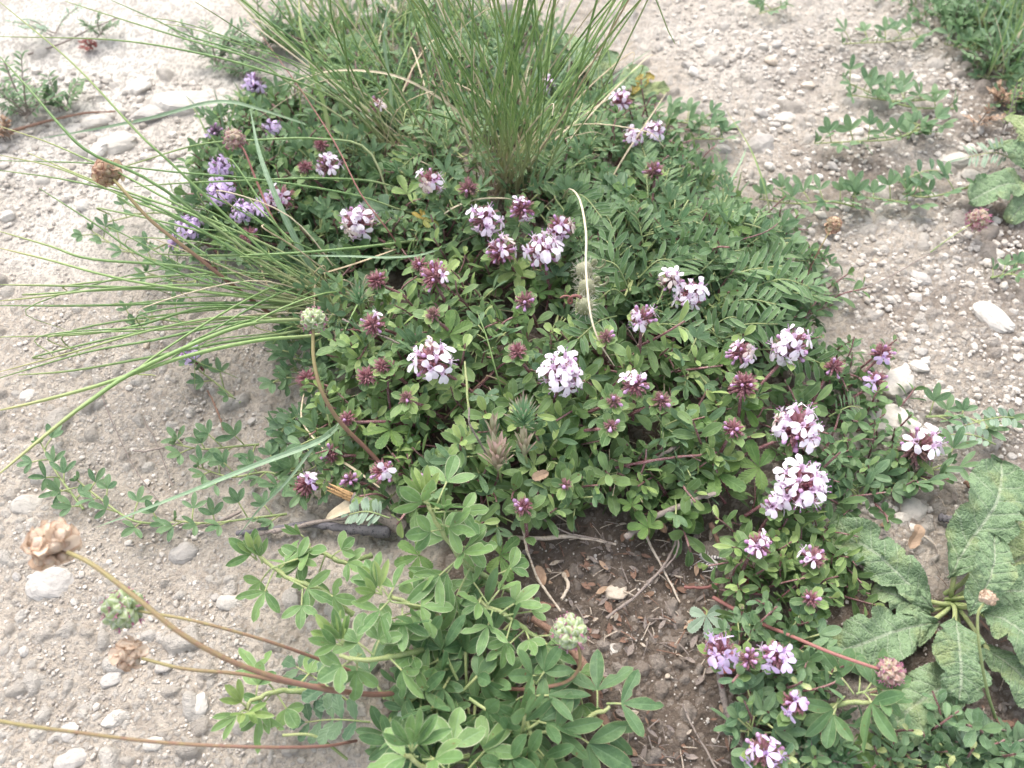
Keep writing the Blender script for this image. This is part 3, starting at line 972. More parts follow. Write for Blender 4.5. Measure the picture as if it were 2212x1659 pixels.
# ---------------------------------------------------------------- thyme
def flower_mesh(v):
    """one two-lipped corolla, tube along +z, lower lip towards -y; slot 0 petals, slot 1 anthers"""
    mb = MB()
    n = 6
    th = np.linspace(0, 2 * pi, n + 1)
    zs = A([-0.26, -0.1, 0.0])
    rs = A([0.035, 0.05, 0.085])
    V = np.stack([rs[:, None] * np.cos(th), rs[:, None] * np.sin(th), np.repeat(zs[:, None], n + 1, 1)], -1)
    C = np.stack([np.zeros((3, n + 1)), np.repeat(A([0, 0.02, 0.12])[:, None], n + 1, 1), np.full((3, n + 1), 0.4)], -1)
    mb.add(V.reshape(-1, 3), _quads(2, n + 1), C.reshape(-1, 3))
    lobes = [(90, 0.24, 0.20, 0.75), (-90, 0.37, 0.20, 0.05), (-34, 0.33, 0.17, 0.1), (214, 0.33, 0.17, 0.1)]
    for a, L, W, lift in lobes:
        a = radians(a + rng.normal(0, 7))
        d = A([cos(a), sin(a), lift + rng.normal(0, 0.12)])
        mb.leaf(A([0.06 * cos(a), 0.06 * sin(a), -0.02]), d, A([0, 0, 1.0]), L * rnd(0.9, 1.1), W * rnd(0.9, 1.12), a=0.62, b=0.28, n=5, k=5, fold=-0.1 if lift < .4 else .25, curl=rnd(0.3, 0.9), notch=0.10 if lift > 0.4 else 0.0, r=rnd(0, 1))
    for sx in (-1, 1):
        p = [A([0.03 * sx, 0.04, 0]), A([0.05 * sx, 0.07, 0.09]), A([0.07 * sx, 0.08, 0.16])]
        mb.tube(catmull(p, 4), 0.009, 4, 0)
        mb.blob(p[-1], 0.024, (0, 0, 1), 1.2, 1, 4, 3)
    return mb.arrays()


FLOWER = {c: [mesh_from('flower', flower_mesh(v), [c, 'anther']) for v in range(5)] for c in ('white', 'pale', 'lilac', 'faded')}


def bud_mesh():
    mb = MB()
    mb.tube(catmull([A([0, 0, -0.22]), A([0, 0, -0.08]), A([0, 0.01, 0.02])], 5), [0.035, 0.04, 0.045, 0.05, 0.05], 5)
    mb.blob(A([0, 0.01, 0.07]), 0.083, (0, 0.1, 1), 1.15, 0, 7, 5)
    return mb.arrays()


BUD = [mesh_from('bud', bud_mesh(), ['bud']) for _ in range(2)]


def calyx_cluster(R, n, tall, seed):
    """crowded calyces on a short axis: head along +z, centre of the dome at the origin"""
    mb = MB()
    ga = pi * (3 - math.sqrt(5))
    for i in range(n):
        u = (i + 0.5) / n
        zc = 1 - 1.55 * u
        rho = math.sqrt(max(0, 1 - zc * zc))
        th = i * ga + rng.normal(0, 0.18)
        d = unit(A([rho * cos(th), rho * sin(th), zc * 0.9 + 0.12 + rng.normal(0, 0.1)]))
        c = A([0, 0, (zc - 0.2) * R * (tall - 1)])
        base = c + d * R * 0.25
        L = R * rnd(0.62, 0.92)
        tip = base + d * L
        rr = rng.random()
        w = R * rnd(0.115, 0.15)
        mb.tube(catmull([base, base + d * L * 0.55, tip], 4), [w * 0.5, w * 0.95, w * 1.05, w * 0.8], 5, 0, rv=rr)
        for k in range(3):
            a = k * 2.1 + rng.random()
            e = unit(np.cross(d, A([cos(a), sin(a), 0.3])))
            mb.leaf(tip + e * w * 0.7, unit(d + e * rnd(0.1, 0.6)), e, R * rnd(0.22, 0.34), w * 0.9, 0, a=0.3, b=0.9, n=2, k=3, fold=0.1, curl=-0.1, r=rr)
    mb.blob(A([0, 0, -0.12 * R]), R * 0.42, (0, 0, 1), tall * 1.15, 0, 8, 6)
    return mb.arrays()


HEADS = {}
for col in ('calyx', 'calyx_green', 'calyx_dull'):
    for tall in (1.0, 1.5):
        HEADS[(col, tall)] = [mesh_from('flower_head', calyx_cluster(0.5, 34 if tall == 1 else 48, tall, k), [col]) for k in range(2)]


def leaf_pair(mb, P, axis, L, W, az, spread=0.9, mat=0, **kw):
    u = unit(np.cross(axis, A([cos(az), sin(az), 0.2])))
    v = np.cross(axis, u)
    for s in (1, -1):
        out = u * s
        d = unit(out * spread + axis * (1 - spread * 0.55) + rng.normal(0, 0.12, 3))
        mb.leaf(P, d, unit(0.7 * axis + 0.6 * Z3 - out * 0.15), L * rnd(0.75, 1.18), W * rnd(0.85, 1.15), mat, a=0.75, b=0.55, n=6, k=5, pet=0.12, fold=rnd(0.12, 0.4), curl=rnd(0.05, 0.75), **kw)


OPEN_DIRS = {}


def thyme_sprig(px, py, size, nopen, colour, label, base=None, head='calyx', tall=1.0, nbud=3, hz=1.45, leafmat='thyme', group='flowering thyme sprigs', bracts=5, leafsc=1.0):
    P = onground(px, py, hz, 0.85)
    if base is None:
        k = 95.0 + rnd(-15, 25)
        dx, dy = 1150 - px, 850 - py
        n = math.hypot(dx, dy) + 1e-6
        bx, by = px + dx / n * k * 0.8 + rng.normal(0, 18), py + dy / n * k * 0.5 + 45
    else:
        bx, by = base
    B = onground(bx, by, 0.25, 0.45)
    ax = unit(0.55 * unit(P - B) + 0.55 * Z3 + 0.35 * unit(CAM - P) + rng.normal(0, 0.08, 3))
    Rw = size * 0.46 * pxcm(P)
    if head == 'calyx' and rng.random() < 0.6 and not any(w in label for w in ('red', 'crimson', 'magenta', 'dusky')):
        head = 'calyx_green'
    t = thing('thyme_sprig', label, 'thyme', B, group)
    stem_end = P - ax * Rw * 0.5
    mid = 0.5 * (B + stem_end) + A([0, 0, 0.25]) - ax * 0.25
    path = catmull([B, mid, stem_end - ax * 0.25, stem_end], 14)
    mb = MB()
    mb.tube(path, np.linspace(0.075, 0.06, 14), 7)
    obj('stem', mb, 'thymestem', t)
    mb = MB()
    az = rnd(0, 3)
    ln = float(np.linalg.norm(P - B))
    nn = max(1, int(ln / 1.05))
    for i in range(nn):
        f = (i + 0.5) / nn
        q = path[int(f * 12)]
        tv = unit(path[int(f * 12) + 1] - q)
        leaf_pair(mb, q, tv, 0.95 * leafsc, 0.42 * leafsc, az + i * 1.57)
    for i in range(bracts):
        a = az + i * 2 * pi / max(bracts, 1) + rng.normal(0, 0.2)
        u = unit(np.cross(ax, A([cos(a), sin(a), 0.1])))
        mb.leaf(stem_end - ax * 0.06 + u * 0.04, unit(u * 1.0 + ax * rnd(0.1, 0.6)), unit(ax - 0.3 * u), rnd(0.55, 0.9) * leafsc * max(0.8, Rw / 0.6), rnd(0.3, 0.42) * leafsc, rng.random() < 0.3, a=0.7, b=0.5, n=6, k=5, pet=0.1, fold=0.25, curl=rnd(-0.2, 0.6))
    obj('foliage', mb, [leafmat, 'young'], t)
    # flower head
    hd = obj('flower_head', None, None, t, data=HEADS[(head, tall)][int(rng.integers(0, 2))])
    R3 = frame(ax, unit(CAM - P) + rng.normal(0, 0.2, 3))
    Rm = np.stack([R3[:, 0], -R3[:, 2], R3[:, 1]], 1)
    from mathutils import Matrix
    hs = (Rw / (0.5 * (0.66 + 0.2 * tall) * 1.08)) * (0.84 if nopen < 2 else 0.70)
    M4 = Matrix([[*(Rm[i] * hs), float((P - B)[i] * U)] for i in range(3)] + [[0, 0, 0, 1]])
    hd.matrix_basis = M4
    # open flowers over the dome, seen side first
    cam_l = Rm.T @ unit(CAM - P)
    nopen = int(round(nopen * 1.3)) if nopen > 2 and 'six' not in label else nopen
    done = []
    lobe = unit(rng.normal(0, 1, 3) + A([0, 0, 0.5])) * rnd(0.1, 0.6)
    for i in range(nopen + nbud):
        best = None
        for _ in range(40):
            d = unit(rng.normal(0, 1, 3) + cam_l * 0.95 + A([0, 0, 0.3]) + (lobe if i < nopen else -0.5 * lobe))
            if d[2] < -0.35:
                continue
            m = min([np.linalg.norm(d - e) for e in done], default=9)
            if best is None or m > best[0]:
                best = (m, d)
            if m > 0.55:
                break
        d = best[1]
        done.append(d)
        isopen = i < nopen
        Rh = 0.5
        c = A([0, 0, d[2] * Rh * (tall - 1) * 0.7])
        pos = c + d * Rh * (rnd(1.12, 1.42) if isopen else rnd(1.0, 1.2))
        low = unit(A([0, 0, -1.0]) + 0.001 - cam_l * 0.0)
        dd = unit(d + 0.15 * cam_l + rng.normal(0, 0.28, 3)) if isopen else unit(d + rng.normal(0, 0.1, 3))
        y = unit(-(low - dd * np.dot(low, dd)) + rng.normal(0, 0.12, 3))
        y = unit(y - dd * np.dot(y, dd))
        x = np.cross(y, dd)
        k = rnd(0.85, 1.15) * (1.32 if isopen else 1.0) / hs * max(0.85, min(1.12, Rw / 0.75))
        if isopen:
            c2 = colour if rng.random() > 0.08 else ('faded' if colour != 'lilac' else 'pale')
            me = FLOWER[c2][int(rng.integers(0, 5))]
            k *= 0.98
        else:
            me = BUD[int(rng.integers(0, 2))]
        f = obj('flower' if isopen else 'bud', None, None, hd, data=me)
        f.matrix_basis = Matrix([[float(x[j] * k), float(y[j] * k), float(dd[j] * k), float(pos[j] * U)] for j in range(3)] + [[0, 0, 0, 1]])
    return t


T = thyme_sprig
LB = dict(head='calyx_dull', leafmat='thyme_dark', nbud=4)
# (px, py, size, open flowers, colour, label, ...)
T(550, 182, 50, 5, 'lilac', 'lilac thyme head on a long bare stalk near the white rocks', base=(668, 300), **LB)
T(584, 278, 42, 3, 'lilac', 'small lilac thyme head beside the upright bluish blade', **LB)
T(465, 284, 38, 2, 'lilac', 'dull purple thyme head behind the green and red burnet head', **LB)
T(478, 362, 48, 6, 'lilac', 'lilac thyme head half hidden by grass blades at the mat edge', **LB)
T(478, 417, 64, 9, 'lilac', 'fullest lilac thyme head at the edge of the chalk path', **LB)
T(526, 458, 56, 8, 'lilac', 'lilac thyme head just above the dark red bud head', **LB)
T(577, 448, 40, 4, 'lilac', 'lilac thyme head touching the pinkish burnet stem', **LB)
T(410, 492, 58, 9, 'lilac', 'outermost large lilac thyme head on the path side', **LB)
T(372, 522, 24, 2, 'lilac', 'tiny lilac thyme head lying lowest on the path side', **LB)
T(407, 766, 34, 4, 'lilac', 'lone lilac thyme flowers under the fan of grass', base=(440, 800), leafmat='thyme_dark', bracts=3)
T(608, 430, 70, 3, 'pale', 'red thyme head with pale flowers on two sides and a long red stem', base=(735, 480), tall=1.0)
T(707, 360, 60, 5, 'pale', 'pale thyme head in the grass above the big white one', base=(760, 440))
T(540, 509, 42, 0, 'pale', 'dark red unopened thyme head below the lilac group', base=(640, 545), nbud=1)
T(660, 362, 34, 0, 'pale', 'small red bud head beside the pale head in the grass', nbud=0)
T(694, 314, 34, 0, 'pale', 'small red bud head under crossing grass blades', nbud=0)
T(813, 229, 42, 2, 'pale', 'magenta thyme head low between the two tall tufts', base=(850, 280))
T(930, 393, 62, 4, 'pale', 'magenta thyme head with pale flowers just before the tuft base', base=(990, 440))
T(1012, 407, 46, 0, 'pale', 'pinkish bud head at the foot of the upright tuft', base=(1030, 460), nbud=1)
T(776, 482, 82, 8, 'white', 'big white thyme head on a dark red stem behind the brown gap', base=(880, 565))
T(1046, 475, 78, 6, 'pale', 'pale thyme head below the bowed dry straw', base=(1060, 560))
T(1128, 451, 62, 2, 'pale', 'thyme head of crimson buds with two open flowers on top', base=(1165, 510), nbud=7)
T(1210, 492, 66, 3, 'pale', 'dusky thyme head with a few white flowers beside the drooping culm', base=(1200, 580), nbud=5)
T(1083, 545, 72, 4, 'pale', 'crimson thyme head with its white flowers on the upper side', base=(1135, 620), nbud=6)
T(1172, 545, 88, 7, 'white', 'large thyme head with white flowers all around a red centre', base=(1190, 650))
T(1343, 219, 52, 3, 'pale', 'thyme head standing just below the yellow leaf', base=(1320, 300), nbud=5)
T(1365, 298, 48, 4, 'pale', 'pale lilac thyme head at the gravel edge, nearer the tufts', base=(1330, 360), head='calyx_green')
T(1412, 282, 46, 5, 'pale', 'pale lilac thyme head reaching out over the gravel', base=(1350, 360), head='calyx_green')
T(1413, 370, 46, 0, 'pale', 'pink bud head on a long straight stem at the gravel edge', base=(1405, 475), nbud=4)
T(1179, 182, 40, 4, 'pale', 'pale thyme head seen through the blades of the upright tuft', base=(1190, 250))
T(815, 606, 46, 0, 'pale', 'round red bud head above the crimped dark leaves', base=(905, 665), nbud=1)
T(940, 598, 68, 1, 'pale', 'long red thyme head with pink buds and one open flower', base=(985, 700), nbud=8)
T(906, 572, 36, 0, 'pale', 'small red bud head below the flat crossing blade', nbud=1)
T(1135, 650, 44, 0, 'pale', 'pink bud head between two upright leaves in the middle of the mat', base=(1165, 720), nbud=4)
T(936, 679, 36, 0, 'pale', 'small pale bud head on a crimson stem', base=(1000, 750), head='calyx_green', nbud=0)
T(807, 701, 52, 1, 'white', 'red thyme head with a single white flower on its outer side', base=(880, 740), nbud=3)
T(933, 780, 92, 8, 'white', 'very full white thyme head on an arching stem in mid mat', base=(1035, 860))
T(1118, 760, 44, 0, 'pale', 'brush-like purple bud head on a long reddish stem', base=(1170, 850), nbud=0, tall=1.0)
T(1213, 808, 100, 11, 'white', 'tallest white thyme head, flowering in tiers over the spurge', base=(1190, 900), tall=1.5, head='calyx_green', nbud=6)
T(1388, 688, 66, 3, 'pale', 'pale green and pink thyme head on a tall straight stem', base=(1376, 815), head='calyx_green', nbud=7, tall=1.0)
T(1309, 728, 34, 0, 'pale', 'little pink bud head at the tip of the drooping culm', base=(1300, 790), nbud=2)
T(1371, 832, 66, 2, 'white', 'crimson thyme head with one white flower on either side', base=(1366, 910), nbud=5)
T(1326, 866, 34, 0, 'pale', 'small bud head next to the head with two side flowers', nbud=2)
T(1429, 866, 44, 0, 'pale', 'dull pink bud head beside the patch of bare earth', nbud=2)
T(1449, 608, 58, 4, 'white', 'red thyme head topped with white flowers before the vetch', base=(1410, 680))
T(1492, 642, 76, 6, 'white', 'tall two-tiered thyme head with white flowers before the vetch', base=(1440, 770), tall=1.5)
T(663, 819, 46, 0, 'pale', 'spiky crimson bud head beside the burnet stem', base=(740, 850), nbud=0)
T(793, 813, 46, 0, 'pale', 'wide reddish bud head left of the very full white one', base=(860, 860), nbud=0)
T(826, 790, 38, 0, 'pale', 'reddish bud head tucked behind the wide bud head', nbud=0)
T(750, 905, 38, 0, 'pale', 'red bud head at the end of a long flat stem', base=(900, 920), nbud=2)
T(827, 1019, 54, 1, 'white', 'round red thyme head with one white flower above the trefoil', base=(900, 1030), nbud=4)
T(907, 1041, 36, 0, 'pale', 'dark red bud head beside the topmost trefoil leaf', nbud=1)
T(662, 1049, 62, 2, 'lilac', 'withering thyme head with two lilac flowers by the split stick', base=(730, 1060), nbud=2)
T(714, 982, 44, 0, 'pale', 'crimson bud head where the pale blades meet', base=(790, 990), nbud=2)
T(755, 1036, 36, 0, 'pale', 'pink budded thyme head low behind the split stick', base=(810, 1060), head='calyx_green', nbud=6)
T(1131, 1096, 44, 0, 'pale', 'red bud head on a thin bare stem over the dark soil', base=(1140, 1190), nbud=4)
T(1319, 920, 32, 0, 'pale', 'rosette with a tiny salmon bud head in light green leaves', head='calyx_green', nbud=2)
T(878, 859, 32, 0, 'pale', 'light green rosette holding a tiny bud head', head='calyx_green', nbud=1)
T(1222, 1046, 28, 0, 'pale', 'tiniest bud head low at the front of the mat', head='calyx_green', nbud=1)
T(1597, 763, 62, 3, 'pale', 'thyme head of pink buds with lilac flowers at its rim', base=(1560, 830), nbud=7)
T(1709, 752, 92, 7, 'white', 'long drooping white thyme head beside the outermost vetch leaves', base=(1620, 860), tall=1.5, nbud=5)
T(1606, 834, 66, 0, 'pale', 'tall cone-shaped red thyme head without open flowers', base=(1590, 930), tall=1.5, nbud=4)
T(1584, 927, 46, 0, 'pale', 'red bud head on a short grey stem below the cone-shaped one', base=(1540, 1010), nbud=4)
T(1801, 793, 44, 0, 'pale', 'blurred pink bud head leaning toward the pale boulders', base=(1750, 880), nbud=3)
T(1904, 764, 48, 1, 'lilac', 'pink thyme head farthest out over the gravel', base=(1830, 840), nbud=5)
T(1893, 823, 52, 2, 'lilac', 'red thyme head in front of the rounded pale boulder', base=(1810, 880), nbud=3)
T(1719, 927, 108, 10, 'white', 'broad white thyme head with a dark crimson side', base=(1560, 1010), tall=1.0, nbud=5)
T(1980, 968, 100, 3, 'white', 'large fading thyme head with brown corollas among white ones', base=(1880, 1030), tall=1.5, nbud=2)
T(1729, 1050, 108, 11, 'white', 'broad white thyme head nearest the sage leaves', base=(1600, 1120), nbud=4)
T(1674, 1092, 46, 3, 'pale', 'few pale flowers hanging under the broad white head', base=(1640, 1150), head='calyx_green', nbud=2)
T(1637, 1177, 62, 2, 'pale', 'pink budded head with one lilac flower at each end', base=(1600, 1240), nbud=7)
T(1757, 1206, 62, 2, 'pale', 'crimson head with a single pale flower facing down, by the sage', base=(1720, 1270), nbud=5)
T(1752, 1294, 38, 0, 'pale', 'dull pink bud head between green leaves by the sage', base=(1740, 1340), nbud=2)
T(1556, 1410, 86, 6, 'lilac', 'cluster of six lilac flowers at the edge of the dark soil', base=(1560, 1500), nbud=1)
T(1617, 1424, 44, 0, 'pale', 'thyme head of round pink buds between two lilac clusters', base=(1620, 1510), nbud=6)
T(1678, 1417, 70, 4, 'lilac', 'lilac thyme cluster next to the big trefoil leaves', base=(1700, 1500), nbud=4)
T(1716, 1520, 62, 2, 'lilac', 'lilac thyme flowers partly covered by a big trefoil leaf', base=(1690, 1590), nbud=4)
T(1651, 1626, 88, 5, 'lilac', 'lilac thyme cluster nearest the camera, on a grey stem', base=(1660, 1720), nbud=3)


# ---------------------------------------------------------------- leafy shoots of the mat
def shoot_arr(h, L, W, npair, lean, mats=(0, 1, 2), seed=0, pale_tip=0.6):
    mb = MB()
    top = A([lean * rng.normal(0, 1), lean * rng.normal(0, 1), h])
    path = catmull([A([0, 0, 0]), top * 0.5 + A([0, 0, 0.15 * h]) + rng.normal(0, 0.1, 3), top], 8)
    mb.tube(path, np.linspace(0.055, 0.035, 8), 5, mats[2])
    az = rnd(0, 3)
    for i in range(npair):
        f = (i + 0.6) / npair
        k = min(7, int(f * 7.2))
        q = path[k]
        tv = unit(path[min(k + 1, 7)] - path[max(k - 1, 0)])
        s = 1.0 - 0.45 * f ** 3
        leaf_pair(mb, q, tv, L * s, W * s, az + i * 1.57 + rng.normal(0, 0.2), spread=1.0 - 0.4 * f ** 2, mat=mats[0] if f < 0.8 or rng.random() > pale_tip else mats[1])
    return mb.arrays()


def rotz(a, tilt=None):
    R = A([[cos(a), -sin(a), 0], [sin(a), cos(a), 0], [0, 0, 1]])
    if tilt is not None:
        F = frame(unit(A([tilt[0], tilt[1], 1.0])), A([0, 1.0, 0]))
        F = np.stack([F[:, 0], -F[:, 2], F[:, 1]], 1)
        R = F @ R
    return R


Z_FRONT = [(670, 880), (720, 760), (800, 640), (950, 560), (1150, 560), (1300, 640), (1420, 760), (1560, 760), (1700, 780), (1740, 860), (1640, 920), (1560, 960), (1600, 1060), (1540, 1125), (1350, 1110), (1150, 1120), (1000, 1115), (880, 1110), (740, 1050), (660, 960)]
Z_BACK = [(400, 500), (430, 330), (500, 260), (560, 200), (700, 190), (900, 230), (1000, 420), (1150, 560), (950, 570), (760, 600), (560, 560)]
Z_VETCH = [(1100, 420), (1180, 330), (1300, 250), (1420, 260), (1480, 360), (1560, 430), (1700, 520), (1780, 610), (1760, 700), (1640, 760), (1450, 740), (1300, 640), (1150, 520)]
Z_FAR = [(560, 90), (900, 40), (1200, 80), (1320, 160), (1330, 250), (1100, 330), (900, 240), (700, 190)]
Z_RIGHT = [(1610, 1120), (1700, 1080), (1800, 1160), (1840, 1230), (1790, 1330), (1660, 1340), (1570, 1320), (1580, 1240)]
Z_LOW = [(1570, 1350), (1700, 1330), (1790, 1400), (1780, 1690), (1640, 1690), (1610, 1500)]
Z_EDGE = [(1700, 720), (1860, 800), (1900, 880), (1960, 960), (2000, 1060), (1850, 1110), (1690, 1060), (1720, 900)]

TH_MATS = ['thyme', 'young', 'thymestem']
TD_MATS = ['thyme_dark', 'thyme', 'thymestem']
protoA = [shoot_arr(rnd(1.2, 2.5), rnd(0.95, 1.4), rnd(0.31, 0.44), int(rng.integers(3, 6)), 0.8) for _ in range(14)]
protoS = [shoot_arr(rnd(1.2, 2.2), rnd(0.62, 0.85), rnd(0.26, 0.36), int(rng.integers(4, 7)), 0.5) for _ in range(10)]
meshA = [mesh_from('leafy_shoot', a, TH_MATS) for a in protoA]
meshD = [mesh_from('leafy_shoot', a, TD_MATS) for a in protoA]
meshS = [mesh_from('leafy_shoot', a, TD_MATS) for a in protoS]


def shoots(poly, n, meshes, label, group, can_f=(0.15, 0.62), sc=(0.65, 1.25), tilt=0.55, cat='thyme'):
    for px, py in sample(poly, n):
        P = onground(px, py, 0.0, rnd(*can_f))
        o = bpy.data.objects.new('thyme_shoot', meshes[int(rng.integers(0, len(meshes)))])
        COL.objects.link(o)
        o.location = P * U
        s = rnd(*sc)
        o.scale = (s, s, s)
        o.rotation_euler = (rng.normal(0, tilt) + 0.25, rng.normal(0, tilt), rnd(0, 6.28))
        tag(o, label, cat, group)


shoots(Z_FRONT, 160, meshA, 'bright green leafy thyme shoot packed in the front of the mat', 'leafy shoots in the front of the mat')
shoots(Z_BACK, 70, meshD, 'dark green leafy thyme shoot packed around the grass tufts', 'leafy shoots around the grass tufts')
shoots(Z_RIGHT, 26, meshA, 'leafy thyme shoot between the dark soil and the sage', 'leafy shoots by the sage', sc=(0.7, 1.0))
shoots(Z_EDGE, 18, meshD, 'leafy thyme shoot straggling out over the gravel', 'leafy shoots at the gravel edge', sc=(0.7, 1.0))


def cover(name, label, poly, n, protos, mats, can_f=(0.0, 0.5), sc=(0.75, 1.15), tilt=0.5):
    mb = MB()
    for px, py in sample(poly, n):
        P = onground(px, py, -0.1, rnd(*can_f))
        arr = protos[int(rng.integers(0, len(protos)))]
        mb.merge(arr, rotz(rnd(0, 6.28), rng.normal(0, tilt, 2)) * rnd(*sc), P, rng.random())
    o = obj(name, mb, mats)
    o['kind'] = 'stuff'
    o['label'] = label
    return o


cover('ground_cover', 'low thyme leaves filling the front of the mat', Z_FRONT, 175, protoA, TH_MATS)
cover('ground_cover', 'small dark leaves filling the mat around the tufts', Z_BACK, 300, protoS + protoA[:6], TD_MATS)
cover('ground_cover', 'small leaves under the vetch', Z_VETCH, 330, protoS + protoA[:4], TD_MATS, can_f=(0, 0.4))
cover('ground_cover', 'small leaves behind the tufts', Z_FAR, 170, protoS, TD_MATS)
cover('ground_cover', 'low leaves beside the sage', Z_RIGHT, 40, protoA, TH_MATS, sc=(0.6, 0.9))
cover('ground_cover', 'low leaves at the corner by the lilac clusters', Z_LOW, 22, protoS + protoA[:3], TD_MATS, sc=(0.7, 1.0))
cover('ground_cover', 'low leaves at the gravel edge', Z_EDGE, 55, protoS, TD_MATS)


def small_trefoil_arr():
    mb = MB()
    for i in range(int(rng.integers(4, 8))):
        a, h = rnd(0, 6.28), rnd(0.5, 1.8)
        P_ = A([cos(a) * rnd(0, .5), sin(a) * rnd(0, .5), h * 0.5])
        trefoil(mb, P_, A([cos(a), sin(a), rnd(0.2, 1.0)]), unit(Z3 + rng.normal(0, 0.35, 3)), rnd(0.5, 0.95), rnd(0.2, 0.32), pet=rnd(0.3, 0.9))
    return mb.arrays()


# ---------------------------------------------------------------- vetch
def pinnate(mb, base, tip, up, npair, L, W, arch=0.6, mat=0, smat=1, ang=0.95, fold=0.35, teeth=0, a=0.75, b=0.75, tdepth=0.18, start=0.22, curl=0.25, r0=0.03):
    base, tip = A(base), A(tip)
    d = tip - base
    Lr = np.linalg.norm(d)
    path = catmull([base, base + d * 0.5 + A([0, 0, arch]), tip], 16)
    mb.tube(path, np.linspace(r0 * 1.3, r0 * 0.7, 16), 5, smat)
    for i in range(npair):
        f = start + (1 - start) * i / max(npair - 0.6, 1)
        k = min(15, int(f * 15.5))
        q = path[k]
        tv = unit(path[min(k + 1, 15)] - path[max(k - 1, 0)])
        side = unit(np.cross(tv, up))
        sz = 0.78 + 0.22 * sin(pi * min(1, f * 1.1))
        for s in (1, -1):
            dd = unit(tv * cos(ang) + side * s * sin(ang) + unit(up) * rnd(0.0, 0.5))
            mb.leaf(q, dd, unit(up + 0.35 * -side * s + rng.normal(0, 0.15, 3)), L * sz * rnd(0.88, 1.1), W * sz * rnd(0.9, 1.1), mat, a=a, b=b, n=12 if teeth else 6, k=5, fold=rnd(0.1, fold), curl=rnd(-0.1, curl * 2), pet=0.05, teeth=teeth, tdepth=tdepth)
    mb.leaf(path[-1], unit(path[-1] - path[-2]), up, L, W, mat, a=a, b=b, n=12 if teeth else 6, k=5, fold=0.2, curl=curl, pet=0.05, teeth=teeth, tdepth=tdepth)


VETCH = [
    ('vetch with large silver-edged leaflets reaching over the gravel', (1480, 640), [((1532, 610), (1688, 574)), ((1540, 664), (1676, 657)), ((1544, 718), (1680, 700)), ((1610, 628), (1745, 618)), ((1500, 600), (1600, 540))], 2.6, 1.0),
    ('vetch with fanned leaflets around the hairy pods', (1370, 600), [((1360, 630), (1300, 560)), ((1380, 600), (1450, 560)), ((1350, 640), (1290, 650)), ((1420, 600), (1520, 560)), ((1330, 600), (1310, 520))], 2.8, 0.95),
    ('vetch with upright leaves at the gravel edge behind the mat', (1420, 470), [((1400, 430), (1385, 310)), ((1440, 450), (1500, 380)), ((1460, 480), (1540, 460)), ((1430, 430), (1450, 340)), ((1480, 500), (1580, 500))], 1.8, 0.8),
    ('vetch at the foot of the upright tuft', (1190, 420), [((1130, 412), (1215, 402)), ((1200, 430), (1270, 545)), ((1220, 420), (1300, 470)), ((1200, 400), (1270, 350)), ((1180, 390), (1200, 320)), ((1150, 430), (1120, 490))], 2.2, 0.85),
    ('vetch standing in the middle of the silver-leaved patch', (1400, 540), [((1400, 540), (1470, 480)), ((1420, 560), (1560, 520)), ((1390, 530), (1360, 440)), ((1440, 560), (1530, 590)), ((1380, 520), (1310, 440))], 2.3, 0.9),
    ('vetch low at the corner where the mat meets the gravel', (1620, 560), [((1600, 540), (1700, 500)), ((1640, 570), (1730, 545)), ((1610, 530), (1640, 460)), ((1560, 520), (1560, 440))], 1.5, 0.8),
    ('vetch leaves tangled in the base of the leaning tuft', (960, 330), [((960, 330), (880, 270)), ((970, 320), (960, 240)), ((980, 330), (1040, 270)), ((940, 340), (870, 360)), ((1000, 340), (1060, 350))], 2.2, 0.8),
    ('vetch leaves on the far side of the upright tuft', (1260, 300), [((1250, 300), (1330, 260)), ((1240, 290), (1260, 220)), ((1260, 310), (1350, 330)), ((1230, 280), (1180, 240))], 1.8, 0.75),
    ('vetch leaves nearest the cone-shaped red thyme head', (1560, 740), [((1540, 740), (1640, 730)), ((1520, 720), (1610, 690)), ((1560, 740), (1490, 700))], 2.2, 0.85),
    ('little vetch behind the tufts beside the pale blade', (760, 140), [((760, 150), (700, 90)), ((770, 150), (790, 70)), ((780, 150), (850, 110)), ((750, 160), (690, 170))], 1.5, 0.8),
    ('little vetch among grass at the back edge of the mat', (960, 120), [((960, 130), (900, 60)), ((970, 130), (1000, 60)), ((980, 130), (1050, 110))], 1.5, 0.8),
]
for lab, c, leaves, hz, sc in VETCH:
    B = onground(c[0], c[1], 0.1, 0.3)
    t = thing('vetch_plant', lab, 'vetch', B, 'vetch plants')
    mb = MB()
    for b, e in leaves:
        p0 = onground(b[0], b[1], hz * 0.55 + rnd(0, .4), 0.3)
        mb.tube(catmull([B, 0.5 * (B + p0) + A([0, 0, 0.3]), p0], 8), 0.05, 5)
    obj('stem', mb, 'greenstem', t)
    extra = []
    for b, e in list(leaves):
        for _ in range(int(rng.random() < 0.85)):
            jx, jy = rng.normal(0, 34, 2)
            extra.append(((b[0] + jx, b[1] + jy), (e[0] + jx * 1.6 + rng.normal(0, 22), e[1] + jy * 1.5 + rng.normal(0, 16))))
    for i, (b, e) in enumerate(list(leaves) + extra):
        dz = 0 if i < len(leaves) else -rnd(0.2, 1.0)
        p0 = onground(b[0], b[1], hz * 0.7 + dz, 0.3)
        p1 = onground(e[0], e[1], hz * rnd(0.7, 1.15) + dz, 0.3)
        mb = MB()
        ln = np.linalg.norm(p1 - p0)
        pinnate(mb, p0, p1, unit(0.6 * Z3 + 0.5 * unit(CAM - p0) + rng.normal(0, 0.4, 3)), max(3, int(ln / (0.36 * sc)) - 1), 1.15 * sc, 0.27 * sc, arch=rnd(0.2, 0.6), ang=rnd(0.75, 1.0))
        obj('leaf', mb, ['vetch', 'greenstem'], t)


